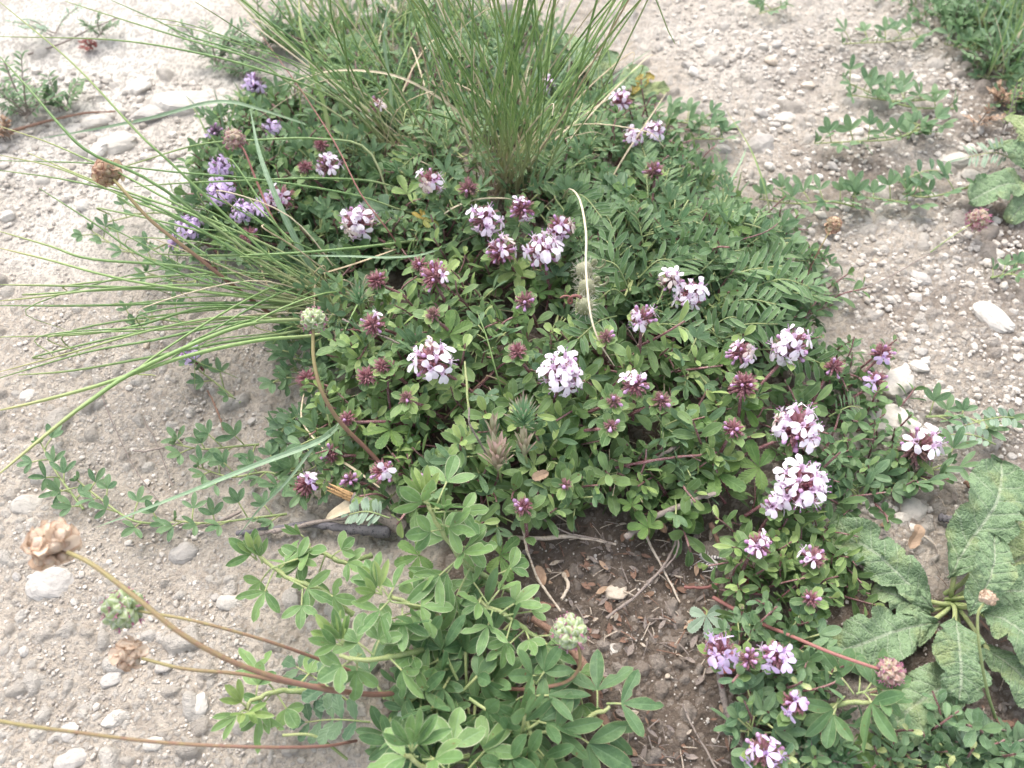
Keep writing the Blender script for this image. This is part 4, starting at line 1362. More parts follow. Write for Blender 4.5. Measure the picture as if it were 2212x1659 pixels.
# ---------------------------------------------------------------- trefoils
def trefoil(mb, P, d, up, L, W, pet=0.6, mat=0, smat=1, bites=False, spread=0.95, closed=0.0):
    """petiole from P along d, then three leaflets"""
    d = unit(d)
    Q = P + d * pet
    if pet > 0.05:
        mb.tube(catmull([P, P + d * pet * 0.5 + A([0, 0, 0.04]), Q], 5), 0.032, 5, smat)
    side = unit(np.cross(d, up))
    upn = unit(np.cross(side, d))
    for a in (0, spread, -spread):
        dd = unit(d * cos(a) + side * sin(a) + upn * (rnd(-0.1, 0.3) + closed))
        bt = (rnd(0.45, 0.85), rng.choice([-1, 1]), rnd(0.5, 0.8)) if bites and rng.random() < 0.3 else None
        s = 1.0 if a == 0 else rnd(0.82, 0.98)
        mb.leaf(Q, dd, unit(upn - side * sin(a) * 0.25 + rng.normal(0, 0.12, 3)), L * s * rnd(0.92, 1.08), W * s * rnd(0.92, 1.08), mat, a=rnd(0.72, 0.9), b=rnd(0.58, 0.78), n=9, k=5, fold=rnd(0.08, 0.35) + closed * 0.6, curl=rnd(0.0, 0.45), pet=0.04, bite=bt, wave=rnd(0, 0.02))


TREFOIL = [
    # label, path (px, py, height), leaves: (fraction, target px, py), leaflet length, material
    ('trefoil stem crossing in front of the mat with pale tips at the dead stick', [(1150, 1300, 1.0), (1040, 1245, 2.6), (990, 1200, 3.4), (950, 1130, 4.2), (925, 1085, 4.7)],
     [(1.0, 905, 1040, .2), (1.0, 935, 1030, .15), (.98, 880, 1085, .3), (.9, 965, 1040, 1.2), (.75, 1010, 1150, .3), (.7, 890, 1155, .4), (.55, 1010, 1190, .3), (.5, 930, 1260, .8), (.35, 985, 1290, .9), (.25, 1100, 1230, .9), (.15, 1080, 1300, .5), (.6, 1050, 1180, .5)], 1.62, 'trefoil'),
    ('trefoil stem reaching out over the bare path with a small dark fruit', [(760, 1330, 0.8), (700, 1285, 1.8), (640, 1260, 2.4), (590, 1232, 2.8), (555, 1210, 3.0)],
     [(1.0, 545, 1175, .2), (1.0, 520, 1190, .25), (.95, 560, 1165, .2), (.8, 560, 1260, .5), (.6, 660, 1270, .6), (.45, 650, 1330, .6), (.3, 730, 1290, .4), (.7, 620, 1210, .5)], 1.45, 'trefoil'),
    ('trefoil stem with a pale whorled tip beside the drop-covered leaf', [(1020, 1335, 1.0), (930, 1325, 2.4), (880, 1318, 3.0), (845, 1300, 3.5), (825, 1285, 3.7)],
     [(1.0, 815, 1235, .2), (1.0, 800, 1255, .2), (1.0, 790, 1280, .2), (.85, 860, 1250, .5), (.8, 800, 1340, .4), (.6, 870, 1370, .4), (.45, 900, 1280, .5), (.3, 940, 1370, .5)], 1.5, 'trefoil'),
    ('trefoil stem with the brightest whorl of new leaves over the gravel', [(950, 1390, 1.0), (890, 1405, 2.5), (830, 1415, 3.2), (780, 1412, 3.7), (740, 1395, 4.0)],
     [(1.0, 735, 1335, .15), (1.0, 700, 1350, .2), (1.0, 690, 1395, .15), (1.0, 760, 1345, .15), (.8, 770, 1460, .5), (.65, 830, 1350, .4), (.5, 870, 1450, .6), (.35, 890, 1360, .4), (.3, 910, 1470, .5), (.75, 720, 1450, .6)], 1.6, 'trefoil'),
    ('trefoil stem ending in a dark round leaf cluster low on the gravel', [(700, 1480, 0.8), (640, 1490, 1.6), (590, 1493, 2.0), (545, 1510, 2.2), (525, 1535, 2.2)],
     [(1.0, 500, 1560, .15), (1.0, 530, 1590, .15), (1.0, 555, 1545, .15), (.95, 515, 1510, .15), (.7, 560, 1460, .3), (.5, 625, 1540, .6), (.3, 680, 1440, .6)], 1.4, 'trefoil'),
    ('large trefoil at the near edge with upright folded new leaves', [(1080, 1720, 0.6), (1000, 1680, 2.4), (930, 1650, 3.6), (890, 1625, 4.2)],
     [(1.0, 865, 1570, .2), (1.0, 900, 1560, .2), (1.0, 930, 1580, .2), (.9, 830, 1640, .3), (.8, 950, 1640, .4), (.5, 980, 1600, .6), (.5, 1010, 1700, .6)], 1.75, 'trefoil'),
    ('ragged trefoil with chewed leaves growing around the dark root', [(1260, 1500, 0.6), (1180, 1400, 1.8), (1120, 1350, 2.5), (1070, 1320, 2.8), (1040, 1290, 3.0)],
     [(1.0, 1030, 1330, .3), (.9, 1090, 1260, .5), (.8, 1040, 1400, .5), (.7, 1130, 1290, .5), (.6, 1080, 1430, .6), (.45, 1150, 1400, .4), (.35, 1210, 1370, .4), (.3, 1190, 1460, .5), (.15, 1290, 1460, .5)], 1.25, 'trefoil'),
    ('dense dark trefoil clump at the near edge below the chewed one', [(1120, 1720, 0.3), (1150, 1620, 1.3), (1140, 1530, 1.9), (1165, 1460, 2.2)],
     [(1.0, 1110, 1470, .3), (.95, 1190, 1430, .4), (.85, 1080, 1530, .5), (.8, 1230, 1500, .5), (.7, 1110, 1580, .6), (.6, 1220, 1570, .5), (.5, 1090, 1640, .6), (.4, 1180, 1640, .5), (.5, 1030, 1560, .8), (.3, 1120, 1690, .5), (.65, 1000, 1500, .9), (.2, 1240, 1660, .6)], 1.55, 'trefoil_deep'),
    ('trefoil with wide holed leaves spreading over the dark soil', [(1230, 1700, 0.3), (1215, 1610, 0.9), (1260, 1550, 1.6), (1310, 1520, 1.9)],
     [(1.0, 1380, 1520, .4), (.9, 1290, 1450, .5), (.8, 1340, 1610, .5), (.6, 1200, 1520, .4), (.5, 1330, 1640, .6), (.3, 1210, 1630, .5)], 1.85, 'trefoil_deep'),
    ('blue-green trefoil with long leaves under the pink burnet head', [(1760, 1560, 0.5), (1790, 1520, 1.6), (1840, 1500, 2.2), (1880, 1500, 2.4)],
     [(1.0, 1950, 1530, .3), (.95, 1900, 1580, .3), (.9, 1900, 1450, .4), (.7, 1800, 1440, .5), (.6, 1740, 1590, .5), (.5, 1790, 1580, .5), (.8, 1860, 1430, .6), (.3, 1740, 1500, .4), (.75, 1960, 1470, .6)], 1.7, 'trefoil_deep'),
    ('small trefoil sprig hanging its withered leaf over the chalky soil', [(800, 1200, 0.8), (740, 1210, 1.6), (690, 1190, 2.0), (660, 1165, 2.2)],
     [(1.0, 650, 1160, .2), (.9, 660, 1210, .3), (.7, 620, 1230, .5), (.5, 760, 1170, .4), (.4, 790, 1230, .4)], 1.3, 'trefoil'),
    ('short trefoil shoots filling the centre of the near clump', [(960, 1560, 0.4), (940, 1500, 1.4), (920, 1440, 1.8)],
     [(1.0, 960, 1420, .5), (.9, 880, 1480, .5), (.7, 980, 1480, .5), (.6, 900, 1540, .5), (.4, 1000, 1560, .5), (.5, 950, 1600, .5)], 1.5, 'trefoil_deep'),
]
for lab, pts, lv, L, m in TREFOIL:
    path = catmull([onground(px, py, h) for px, py, h in pts], 24)
    t = thing('trefoil_plant', lab, 'trefoil', path[0], 'trefoil plants')
    mb = MB()
    mb.tube(path + np.cumsum(rng.normal(0, 0.025, path.shape), 0), np.linspace(0.105, 0.06, 24) * (1 + 0.22 * (np.arange(24) % 5 == 0)), 7)
    obj('stem', mb, 'greenstem', t)
    more = []
    for f, tx, ty, pet in lv:
        if pet > 0.25 and m == 'trefoil' and rng.random() < 0.6:
            g_ = min(0.97, max(0.08, f + rng.normal(0, 0.12)))
            q_ = path[int(g_ * 23)]
            qx, qy = project(q_[0:1], q_[1:2], q_[2])
            more.append((g_, float(qx[0]) + rng.normal(0, 75), float(qy[0]) + rng.normal(0, 62), rnd(0.35, 0.9)))
    for f, tx, ty, pet in lv + more:
        i = min(23, int(f * 23))
        P = path[i]
        tgt = at(tx, ty, P[2] + rnd(-0.3, 0.5) - (0.25 if pet > 0.4 else 0))
        d = tgt - P
        if f > 0.94 and pet < 0.32:
            d = d + A([0, 0, rnd(0.2, 0.9)])
        mb = MB()
        tip = f > 0.94 and pet < 0.25
        up = unit(0.55 * Z3 + 0.7 * unit(CAM - P) + rng.normal(0, 0.42, 3))
        trefoil(mb, P, d, up, L * (0.68 if tip else rnd(0.52, 0.95)), L * (0.19 if tip else rnd(0.24, 0.35)), pet=pet * 1.1 + 0.05, bites=not tip, closed=0.3 if tip else 0.0, spread=0.5 if tip else rnd(0.8, 1.1))
        mm = [m, 'greenstem'] if not tip else (['young' if m == 'trefoil' and rng.random() < 0.55 else m, 'greenstem'])
        obj('leaf', mb, mm, t)


protoM = [small_trefoil_arr() for _ in range(8)]
MM = ['medick', 'greenstem']
cover('ground_cover', 'small trefoil leaves mixed through the leaves by the tufts', Z_BACK, 150, protoM, MM, can_f=(0.2, 0.8))
cover('ground_cover', 'small trefoil leaves mixed through the vetch', Z_VETCH, 130, protoM, MM, can_f=(0.2, 0.85))
cover('ground_cover', 'small trefoil leaves along the path side of the mat', [(560, 560), (760, 600), (800, 660), (720, 760), (680, 900), (740, 1040), (650, 1050), (620, 900), (650, 700)], 44, protoM, MM, can_f=(0.1, 0.7))
cover('ground_cover', 'small trefoil leaves behind the tufts', Z_FAR, 110, protoM, MM)
cover('ground_cover', 'small trefoil leaves in the front of the mat', Z_FRONT, 60, protoM, MM, can_f=(0.2, 0.8))
cover('ground_cover', 'weedy green growth at the far edge of the gravel', [(1930, 10), (2212, -60), (2320, 250), (2180, 250), (2110, 140), (2040, 80)], 130, protoM, MM)
cover('ground_cover', 'low weedy leaves at the near corner below the sage', [(1900, 1580), (2212, 1560), (2240, 1720), (1800, 1720)], 36, protoM + protoS, MM + ['thymestem'])
Z_NEAR = [(860, 1440), (1010, 1390), (1130, 1450), (1200, 1540), (1230, 1700), (860, 1700), (780, 1560)]
protoT = [small_trefoil_arr() for _ in range(7)]
cover('ground_cover', 'dark trefoil leaves filling the near clump', Z_NEAR, 20, protoT, ['trefoil_deep', 'greenstem'], can_f=(0.1, 0.7), sc=(1.2, 1.9))
cover('ground_cover', 'small green leaves under the lilac clusters', Z_LOW, 24, protoT + protoS, ['medick', 'greenstem', 'thymestem'], can_f=(0.1, 0.8), sc=(0.8, 1.2))
shoots(Z_VETCH, 26, meshS, 'small dark leafy shoot pushing up between the vetch leaves', 'leafy shoots in the vetch', can_f=(0.4, 0.9))


# ---------------------------------------------------------------- medick sprigs creeping over the ground
MEDICK = [
    ('medick runner with pointed leaves crossing the gravel behind all others', [(2010, 215), (1930, 218), (1840, 205)], 0.9, 9),
    ('medick runner that ends in a pale growing tip over the gravel', [(2060, 235), (1960, 230), (1880, 200), (1820, 175)], 0.95, 10),
    ('medick runner lying alone between scattered stones', [(2010, 270), (1930, 300), (1850, 305), (1760, 310)], 0.95, 13),
    ('medick at the end of a stone row with its leaf pair raised', [(1960, 300), (1985, 270), (2010, 290)], 0.95, 6),
    ('medick runner under the broad sage leaf', [(2090, 405), (2010, 425), (1950, 420)], 0.95, 8),
    ('medick runner in the middle of the chain along the gravel', [(1980, 440), (1900, 430), (1840, 425)], 0.95, 9),
    ('medick runner touching the corner of the vetch', [(1860, 450), (1790, 435), (1720, 440), (1640, 430)], 0.95, 14),
    ('medick mat at the far edge of the gravel', [(2190, 60), (2080, 50), (1960, 85), (1820, 95)], 0.9, 22),
    ('medick growing thick under the tall far grass', [(2212, 120), (2120, 110), (2040, 95)], 0.95, 16),
    ('small medick tuft alone at the far end of the gravel', [(1700, 10), (1640, 30)], 0.8, 6),
    ('medick sprig spilling off the mat below the yellow leaf', [(1400, 250), (1480, 265), (1560, 275)], 0.85, 12),
    ('medick sprig beside the gravel edge with round leaves', [(1480, 300), (1560, 300)], 0.75, 7),
    ('upright medick near the lilac heads on the path side', [(470, 520), (430, 500), (380, 520), (330, 540)], 0.75, 11),
    ('medick sprig with pale tip between path and grass fan', [(420, 580), (330, 560), (250, 530), (200, 500)], 0.8, 12),
    ('medick sprig behind the orange burnet head stalk', [(430, 470), (330, 460), (230, 480)], 0.75, 10),
    ('medick in the shade of the grass fan', [(560, 600), (480, 590), (400, 610), (320, 590)], 0.75, 15),
    ('medick low under the grass fan near the bare path', [(420, 700), (340, 690), (280, 700)], 0.7, 8),
    ('leafy medick at the mat corner below the red head with the stem', [(600, 350), (520, 340), (450, 350)], 0.8, 11),
    ('medick stem standing on the chalk with blurred leaves', [(180, 1100), (150, 1060), (115, 1010), (90, 960)], 0.85, 11),
    ('medick stem leaning down the path to the dead stick', [(380, 1130), (290, 1125), (220, 1080), (170, 1040)], 0.85, 13),
    ('medick runner along the straggling root to the dark stick', [(620, 1110), (540, 1120), (450, 1130), (380, 1125)], 0.8, 12),
    ('medick with a comb of upright leaves below the burnet stem', [(560, 960), (500, 965), (440, 970), (380, 960)], 0.9, 11),
    ('medick patch at the path edge under the bluish blade', [(640, 1050), (580, 1020), (500, 1030), (430, 1010)], 0.8, 16),
    ('single medick stem bent over the bare path', [(520, 870), (470, 830), (430, 800)], 0.75, 5),
    ('medick tufted under the fading thyme head', [(1880, 1060), (1960, 1030), (2050, 1000)], 0.85, 13),
    ('medick behind the fading thyme head on the gravel', [(2000, 900), (2080, 900), (2150, 930)], 0.8, 9),
    ('tiny medick among stones near the boulders', [(2140, 600), (2190, 590)], 0.7, 5),
    ('small bright medick between the fading thyme and the sage', [(1860, 1090), (1850, 1050)], 0.8, 7),
]


def medick(lab, pts, L, n, m='medick', group='creeping medick sprigs', hz=1.0):
    path = catmull([onground(px, py, 0.25 + 0.25 * hz * (i > 0)) for i, (px, py) in enumerate(pts)], 24)
    t = thing('medick_sprig', lab, 'medick', path[0], group)
    mb = MB()
    mb.tube(path, np.linspace(0.06, 0.035, 24), 5)
    obj('stem', mb, 'greenstem', t)
    mb = MB()
    for i in range(n):
        f = (i + 0.5) / n
        k = int(f * 23)
        P = path[k]
        tv = unit(path[min(23, k + 1)] - path[max(0, k - 1)])
        sd = unit(np.cross(tv, Z3)) * (1 if i % 2 else -1)
        d = unit(sd * rnd(0.4, 1.0) + tv * rnd(-0.1, 0.8) + Z3 * rnd(0.25, 1.0))
        trefoil(mb, P, d, unit(Z3 + 0.4 * unit(CAM - P) + rng.normal(0, 0.3, 3)), L * rnd(0.75, 1.1), L * 0.36 * rnd(0.85, 1.1), pet=rnd(0.25, 0.9), spread=rnd(0.7, 1.1))
    trefoil(mb, path[-1], path[-1] - path[-2] + 0.6 * Z3, Z3, L * 0.7, L * 0.24, pet=0.1, closed=0.5, spread=0.5)
    obj('foliage', mb, [m, 'greenstem'], t)


for lab, pts, L, n in MEDICK:
    medick(lab, pts, L * (1.1 if pts[0][0] > 1200 else 0.92), n if pts[0][0] > 1200 else max(4, int(n * 0.75)))


# ---------------------------------------------------------------- cinquefoil leaves
CINQ = [
    ('cinquefoil leaf with narrow toothed fingers next to the broad white head', (1495, 930), 70, 'cinquefoil'),
    ('cinquefoil leaf in the mat corner above the bare stems', (1545, 1020), 75, 'cinquefoil'),
    ('cinquefoil leaf under the broad white head by the sage', (1640, 1010), 65, 'cinquefoil'),
    ('cinquefoil leaf hanging over the dark soil at the mat corner', (1500, 1110), 60, 'cinquefoil'),
    ('cinquefoil leaf below the cone-shaped red head', (1610, 880), 55, 'cinquefoil'),
    ('dull cinquefoil leaf beneath the spurge', (1200, 900), 75, 'cinquefoil'),
    ('round-lobed cinquefoil leaf in front of the red-stemmed clump', (1240, 950), 60, 'cinquefoil'),
    ('cinquefoil leaf flat on the soil beside the trefoil stem', (1080, 1200), 60, 'cinquefoil'),
    ('cinquefoil leaf deep in shade under the trefoil stem', (905, 1200), 55, 'cinquefoil'),
    ('frosted cinquefoil leaf at the corner of the dark soil', (1525, 1330), 55, 'frosty'),
    ('cinquefoil leaf folded beside the first sage leaf', (1750, 1345), 60, 'cinquefoil'),
    ('cinquefoil leaf standing against the first sage leaf', (1820, 1235), 55, 'cinquefoil'),
    ('dark fingered leaf lying at the near end by the lilac cluster', (1830, 1600), 80, 'cinquefoil'),
    ('grey fingered leaf at the near corner below the sage', (1990, 1590), 75, 'frosty'),
    ('bright yellow-green leaf by the magenta thyme at the tuft base', (880, 420), 50, 'young'),
    ('yellowing lobed leaf at the brown gap', (915, 475), 40, 'yellow'),
    ('small lobed leaf on the soil near the pale stalk', (1400, 1140), 50, 'cinquefoil'),
]
for poly, n_, lab_ in ((Z_FRONT, 26, 'small toothed cinquefoil leaf scattered through the front of the mat'), (Z_BACK, 14, 'small toothed cinquefoil leaf scattered among the leaves by the tufts'), (Z_VETCH, 8, 'small toothed cinquefoil leaf under the vetch')):
    for px, py in sample(poly, n_):
        CINQ.append((lab_, (px, py), rnd(34, 60), rng.choice(['cinquefoil', 'cinquefoil', 'burnet', 'young'])))
for lab, (px, py), sz, m in CINQ:
    P = onground(px, py, 0.6, 0.7)
    R = sz * pxcm(P)
    B = P + A([rnd(-0.5, 0.5), rnd(0.1, 0.5), -min(1.2, P[2] - g1(P[0], P[1]) - 0.05)])
    t = thing('cinquefoil_leaf', lab, 'leaf', B, 'fingered leaves')
    mb = MB()
    mb.tube(catmull([B, 0.5 * (B + P) + A([0.1, 0, 0]), P], 7), 0.045, 5)
    obj('petiole', mb, 'greenstem', t)
    up = unit(Z3 + 0.7 * unit(CAM - P) + rng.normal(0, 0.2, 3))
    F = frame(unit(rng.normal(0, 1, 3) * A([1, 1, 0.2])), up)
    mb = MB()
    for a in (0, 0.95, -0.95, 1.95, -1.95):
        d = F[:, 1] * cos(a) + F[:, 0] * sin(a) + F[:, 2] * rnd(0.0, 0.3)
        mb.leaf(P, d, F[:, 2], R * rnd(0.85, 1.05) * (1 if abs(a) < 1.5 else 0.75), R * 0.46, 0, a=0.95, b=0.45, n=24, k=5, teeth=7, tdepth=0.24, fold=rnd(0.1, 0.4), curl=rnd(0, 0.5), pet=0.03)
    obj('leaflets', mb, m, t)

# ---------------------------------------------------------------- burnet foliage (toothed pinnate leaves) and other feathery leaves
FEATHER = [
    ('toothed burnet leaf in the shadow under the trefoil over the path', (760, 1520), (640, 1440), 0.9, 0.55, 'burnet', 8, 5),
    ('toothed burnet leaf hanging low to the path edge', (800, 1560), (660, 1560), 0.85, 0.5, 'burnet', 8, 5),
    ('frosted toothed burnet leaf at the near edge', (950, 1540), (840, 1650), 0.95, 0.6, 'frosty', 10, 6),
    ('hairy stemmed burnet leaf with paired comb leaflets between trefoils', (990, 1340), (945, 1520), 0.75, 0.32, 'frosty', 7, 6),
    ('grey-green feathery leaf lying across the dead stick', (850, 1148), (765, 1140), 0.55, 0.16, 'frosty', 5, 10),
    ('toothed burnet leaf with coarse pairs under the lilac clusters', (1620, 1460), (1616, 1590), 1.0, 0.45, 'burnet', 7, 3),
    ('toothed burnet leaf beside the dark soil under pink buds', (1690, 1450), (1690, 1560), 0.8, 0.4, 'burnet', 7, 3),
    ('frilly green leaf at the gravel edge beside the boulders', (1790, 900), (1860, 880), 0.7, 0.1, 'medick', 4, 8),
    ('silvery feathery leaf beside the far sage rosette', (2190, 345), (2090, 340), 1.0, 0.16, 'frosty', 5, 9),
    ('creeping grey pinnate leaf on the gravel behind the sage', (2212, 905), (2080, 920), 0.5, 0.28, 'frosty', 5, 8),
    ('creeping grey pinnate leaf nearest the fading thyme head', (2150, 960), (2030, 940), 0.5, 0.28, 'frosty', 5, 7),
    ('dull toothed leaf flat in the gravel by the chain of medick', (1940, 395), (2040, 370), 0.8, 0.4, 'burnet', 6, 4),
    ('faded toothed leaf creeping at the mat corner by the spiky head', (640, 900), (600, 960), 0.7, 0.4, 'burnet', 6, 5),
]
for lab, b, e, L, W, m, teeth, npair in FEATHER:
    p0 = onground(b[0], b[1], 0.9)
    p1 = onground(e[0], e[1], 0.9)
    if 'dead stick' in lab:
        p0[2] += 1.2
        p1[2] += 1.2
    mb = MB()
    pinnate(mb, p0, p1, unit(Z3 + 0.5 * unit(CAM - p0)), npair, L, W, arch=0.4, teeth=teeth, a=0.7, b=0.45, ang=1.15, tdepth=0.3, fold=0.3)
    t = thing('burnet_leaf' if 'burnet' in lab else 'feathery_leaf', lab, 'leaf', p0, 'toothed and feathery leaves')
    obj('leaf_blade', mb, [m, 'greenstem'], t)
for t in [o for o in COL.objects if o.type == 'EMPTY' and o.name.split('.')[0] in ('burnet_leaf', 'feathery_leaf')]:
    # a single mesh needs no carrier: make the leaf itself the thing
    ch = t.children[0]
    ch.parent = None
    ch.location = t.location.copy()
    for k in ('label', 'category', 'group'):
        ch[k] = t[k]
    nm = t.name.split('.')[0]
    bpy.data.objects.remove(t)
    ch.name = nm


# ---------------------------------------------------------------- burnet seed heads on wiry stems
def fib(n):
    i = np.arange(n) + 0.5
    z = 1 - 2 * i / n
    th = i * pi * (3 - math.sqrt(5))
    r = np.sqrt(1 - z * z)
    return np.stack([r * np.cos(th), r * np.sin(th), z], 1)


def burnet(label, pts, size, kind, r=0.055, hx=None, smat='burnetstem'):
    """pts: (px, py, height) from the ground to the head"""
    path = catmull([at(px, py, z) if z > 1.2 else onground(px, py, z) for px, py, z in pts], 30)
    t = thing('burnet_plant', label, 'burnet', path[0], 'burnet seed heads on their stems')
    mb = MB()
    mb.tube(path, np.linspace(r * 1.25, r * 0.85, 30), 7)
    obj('stem', mb, smat, t)
    c = path[-1]
    ax = unit(path[-1] - path[-4])
    R = size * 0.5 * pxcm(c)
    c = c + ax * R * 0.75
    F = frame(ax, Z3)
    mb = MB()
    if kind in ('green', 'pink'):
        n = 30 if kind == 'green' else 26
        for d in fib(n):
            q = F @ A([d[0], d[2], d[1]])
            if np.dot(q, ax) < -0.93:
                continue
            rr = R * (0.62 if kind == 'green' else 0.6)
            mb.blob(c + q * rr * rnd(0.95, 1.08), R * rnd(0.27, 0.34), unit(q + 0.25 * ax), 1.25, 0, 9, 6, ridge=0.20)
            for k in range(4):
                a = k * pi / 2 + rng.random()
                e = unit(np.cross(q, A([cos(a), sin(a), 0.4])))
                mb.leaf(c + q * (rr + R * 0.2) + e * R * 0.06, unit(q + e * 0.9), unit(q), R * 0.22, R * 0.13, 1, a=0.5, b=0.6, n=3, k=3, fold=0.2)
        mb.blob(c, R * 0.6, ax, 1, 0, 8, 6)
        obj('seed_head', mb, ['seed_green', 'frosty'] if kind == 'green' else ['seed_pink', 'seed_green'], t)
        mb = MB()
        for d in fib(46):
            q = F @ A([d[0], d[2], d[1]])
            if rng.random() < (0.45 if kind == 'green' else 0.3):
                continue
            p = c + q * R * 0.9
            for k in range(4):
                e = unit(q + rng.normal(0, 0.5, 3))
                mb.tube([p, p + e * R * 0.12, p + e * R * rnd(0.2, 0.3) + rng.normal(0, R * 0.03, 3)], R * 0.028, 4)
        obj('styles', mb, 'style', t)
    else:
        n = 34
        for d in fib(n):
            q = F @ A([d[0], d[2], d[1]])
            if np.dot(q, ax) < -0.9:
                continue
            e = unit(np.cross(q, rng.normal(0, 1, 3)))
            mb.blob(c + q * R * rnd(0.42, 0.6), R * rnd(0.2, 0.3), unit(q), rnd(0.8, 1.2), 0, 7, 5, ridge=0.18)
            mb.leaf(c + q * R * 0.42 - e * R * 0.3, unit(e + q * rnd(0.2, 0.9)), q, R * rnd(0.6, 0.85), R * rnd(0.5, 0.7), 0, a=0.4, b=0.32, n=6, k=5, fold=rnd(0.2, 0.5), curl=rnd(-0.9, 0.3), wave=0.06)
        obj('seed_head', mb, 'seed_rust' if kind == 'rust' else 'seed_dry', t)
    return t


burnet('burnet head of rust and orange cups on a dark ridged stem in the grass fan', [(600, 690, 0.5), (520, 630, 3), (420, 550, 5.2), (330, 480, 6.5), (270, 415, 7.4), (246, 388, 7.6)], 72, 'rust', r=0.075)
burnet('burnet head, green below and pink above, on an upright curved maroon stem', [(840, 1020, 1.0), (790, 968, 2.6), (735, 912, 4.0), (697, 850, 5.2), (678, 780, 6.0), (676, 712, 6.6)], 56, 'green', r=0.075)
burnet('burnet head of green and red cups rising among the lilac thyme', [(690, 600, 0.8), (600, 490, 3), (560, 405, 4), (530, 330, 5), (517, 312, 5.2)], 46, 'pink', r=0.05, smat='redstem')
burnet('largest dry tan burnet head on a long bowed stem', [(900, 1490, 1.0), (800, 1500, 2.6), (650, 1478, 4.6), (520, 1437, 6.2), (400, 1375, 7.4), (290, 1288, 8.2), (200, 1220, 8.6), (146, 1193, 8.6)], 122, 'dry', r=0.075)
burnet('pale green burnet head on a thin stem over bare gravel', [(760, 1450, 1.0), (700, 1428, 2.4), (600, 1392, 4.0), (500, 1362, 5), (400, 1337, 5.6), (300, 1320, 5.8)], 90, 'green', r=0.05)
burnet('small rusty dry burnet head lowest over the gravel', [(700, 1482, 2.0), (640, 1478, 3.0), (520, 1456, 4.2), (400, 1445, 5), (306, 1422, 5.2)], 80, 'dry', r=0.055)
burnet('burnet head with pink bristles over dark soil, its stem hooked', [(1090, 1488, 1.2), (1150, 1488, 2.2), (1220, 1474, 2.8), (1250, 1445, 3.4), (1252, 1410, 3.9), (1243, 1388, 4.2)], 78, 'green', r=0.055)
burnet('crimson burnet head at the end of a long red stem by the big trefoil', [(1540, 1290, 0.8), (1640, 1345, 1.6), (1700, 1370, 2.2), (1790, 1408, 2.8), (1870, 1436, 3.1), (1900, 1445, 3.2)], 58, 'pink', r=0.06, smat='redstem')
burnet('pinkish dry burnet head standing above the outer vetch', [(1730, 640, 0.6), (1750, 580, 1.8), (1775, 530, 2.8), (1792, 500, 3.2)], 42, 'rust', r=0.035)
burnet('blurred burnet head hanging below the broad sage leaf', [(2010, 545, 0.4), (2050, 515, 0.9), (2100, 482, 1.2)], 48, 'pink', r=0.03, smat='greenstem')
burnet('shrivelled pale head on a thin bent stem over the sage leaves', [(2150, 1550, 0.6), (2132, 1490, 2.2), (2116, 1400, 3.8), (2112, 1330, 4.6), (2125, 1303, 4.9)], 40, 'dry', r=0.045, smat='greenstem')
pth = catmull([onground(770, 1600, .8), at(700, 1612, 2.4), at(560, 1614, 4), at(350, 1604, 5.4), at(150, 1580, 6.6), at(40, 1565, 7.2), at(-60, 1545, 7.5)], 30)
mb = MB()
mb.tube(pth, 0.05, 7)
tag(obj('stalk', mb, 'burnetstem', None, origin=pth[0]), 'long thin grey-brown stalk low across the near gravel', 'stalk')
mb = MB()
pth = catmull([onground(750, 1640, .6), at(680, 1590, 1.4), at(610, 1588, 1.6)], 12)
mb.tube(pth, 0.05, 7)
tag(obj('stalk', mb, 'greenstem', None, origin=pth[0]), 'short cut green stalk end beside the burnet foliage', 'stalk')


# ---------------------------------------------------------------- sage rosettes
def sage_leaf(root, base, tip, W, h0, h1, arch=0.5, m='sage', droop=0.5):
    P0, P1 = onground(base[0], base[1], h0), onground(tip[0], tip[1], h1)
    d = P1 - P0
    L = float(np.linalg.norm(d)) * 1.04
    Wc = W * 0.9 * pxcm(0.5 * (P0 + P1))
    V, Q, C = leaf_shape(L, Wc, a=0.62, b=0.36, n=100, k=23, fold=0.10, curl=0, teeth=34, tdepth=0.06, pet=0.02, r=rng.random(), bump=Wc * 0.05)
    s, t = C[:, 0], C[:, 1]
    for _ in range(5):
        tb, sb = rnd(0.2, 0.95), rng.choice([-1, 1])
        V[:, 0] *= 1 - rnd(0.15, 0.4) * np.exp(-((t - tb) / rnd(0.015, 0.04)) ** 2) * (s * sb > 0) * np.abs(s) ** 3
    Lb = 0.30
    V[:, 2] += 0.07 * np.abs(fbm(V[:, 0] / Lb + 40, V[:, 1] / Lb, int(rng.integers(0, 90)), 2)) * 2.2
    V[:, 2] -= 0.10 * np.exp(-(s / 0.06) ** 2)
    ph = np.sin((t - 0.14 * np.abs(s)) * 52)
    V[:, 2] -= 0.05 * np.clip(ph - 0.75, 0, 1) * 4 * (np.abs(s) > 0.05)
    V[:, 2] += Wc * (0.13 * np.sin(t * rnd(9, 16) + s * 3 + rnd(0, 6)) * np.abs(s) ** 1.5 + 0.16 * fbm(V[:, 0] / 1.6 + rnd(0, 50), V[:, 1] / 1.6, 5, 2))
    V[:, 0] += 0.10 * Wc * np.sin(t * rnd(2, 5) + rnd(0, 6)) * t
    V[:, 2] += arch * np.sin(t * pi * 0.85) - droop * t ** 2.5 * 0.6
    R = frame(d, unit(Z3 + 0.3 * unit(CAM - P0) + rng.normal(0, 0.1, 3)))
    mb = MB()
    mb.add(V @ R.T + P0, Q, C)
    obj('leaf', mb, m, root)
    mb = MB()
    B = A(root['org'][:])
    mb.tube(catmull([B + rng.normal(0, 0.15, 3) * A([1, 1, 0]), 0.5 * (B + P0) + A([0, 0, 0.15]), P0 + d * 0.12], 8), 0.09, 6)
    obj('leaf_stalk', mb, 'greenstem', root)


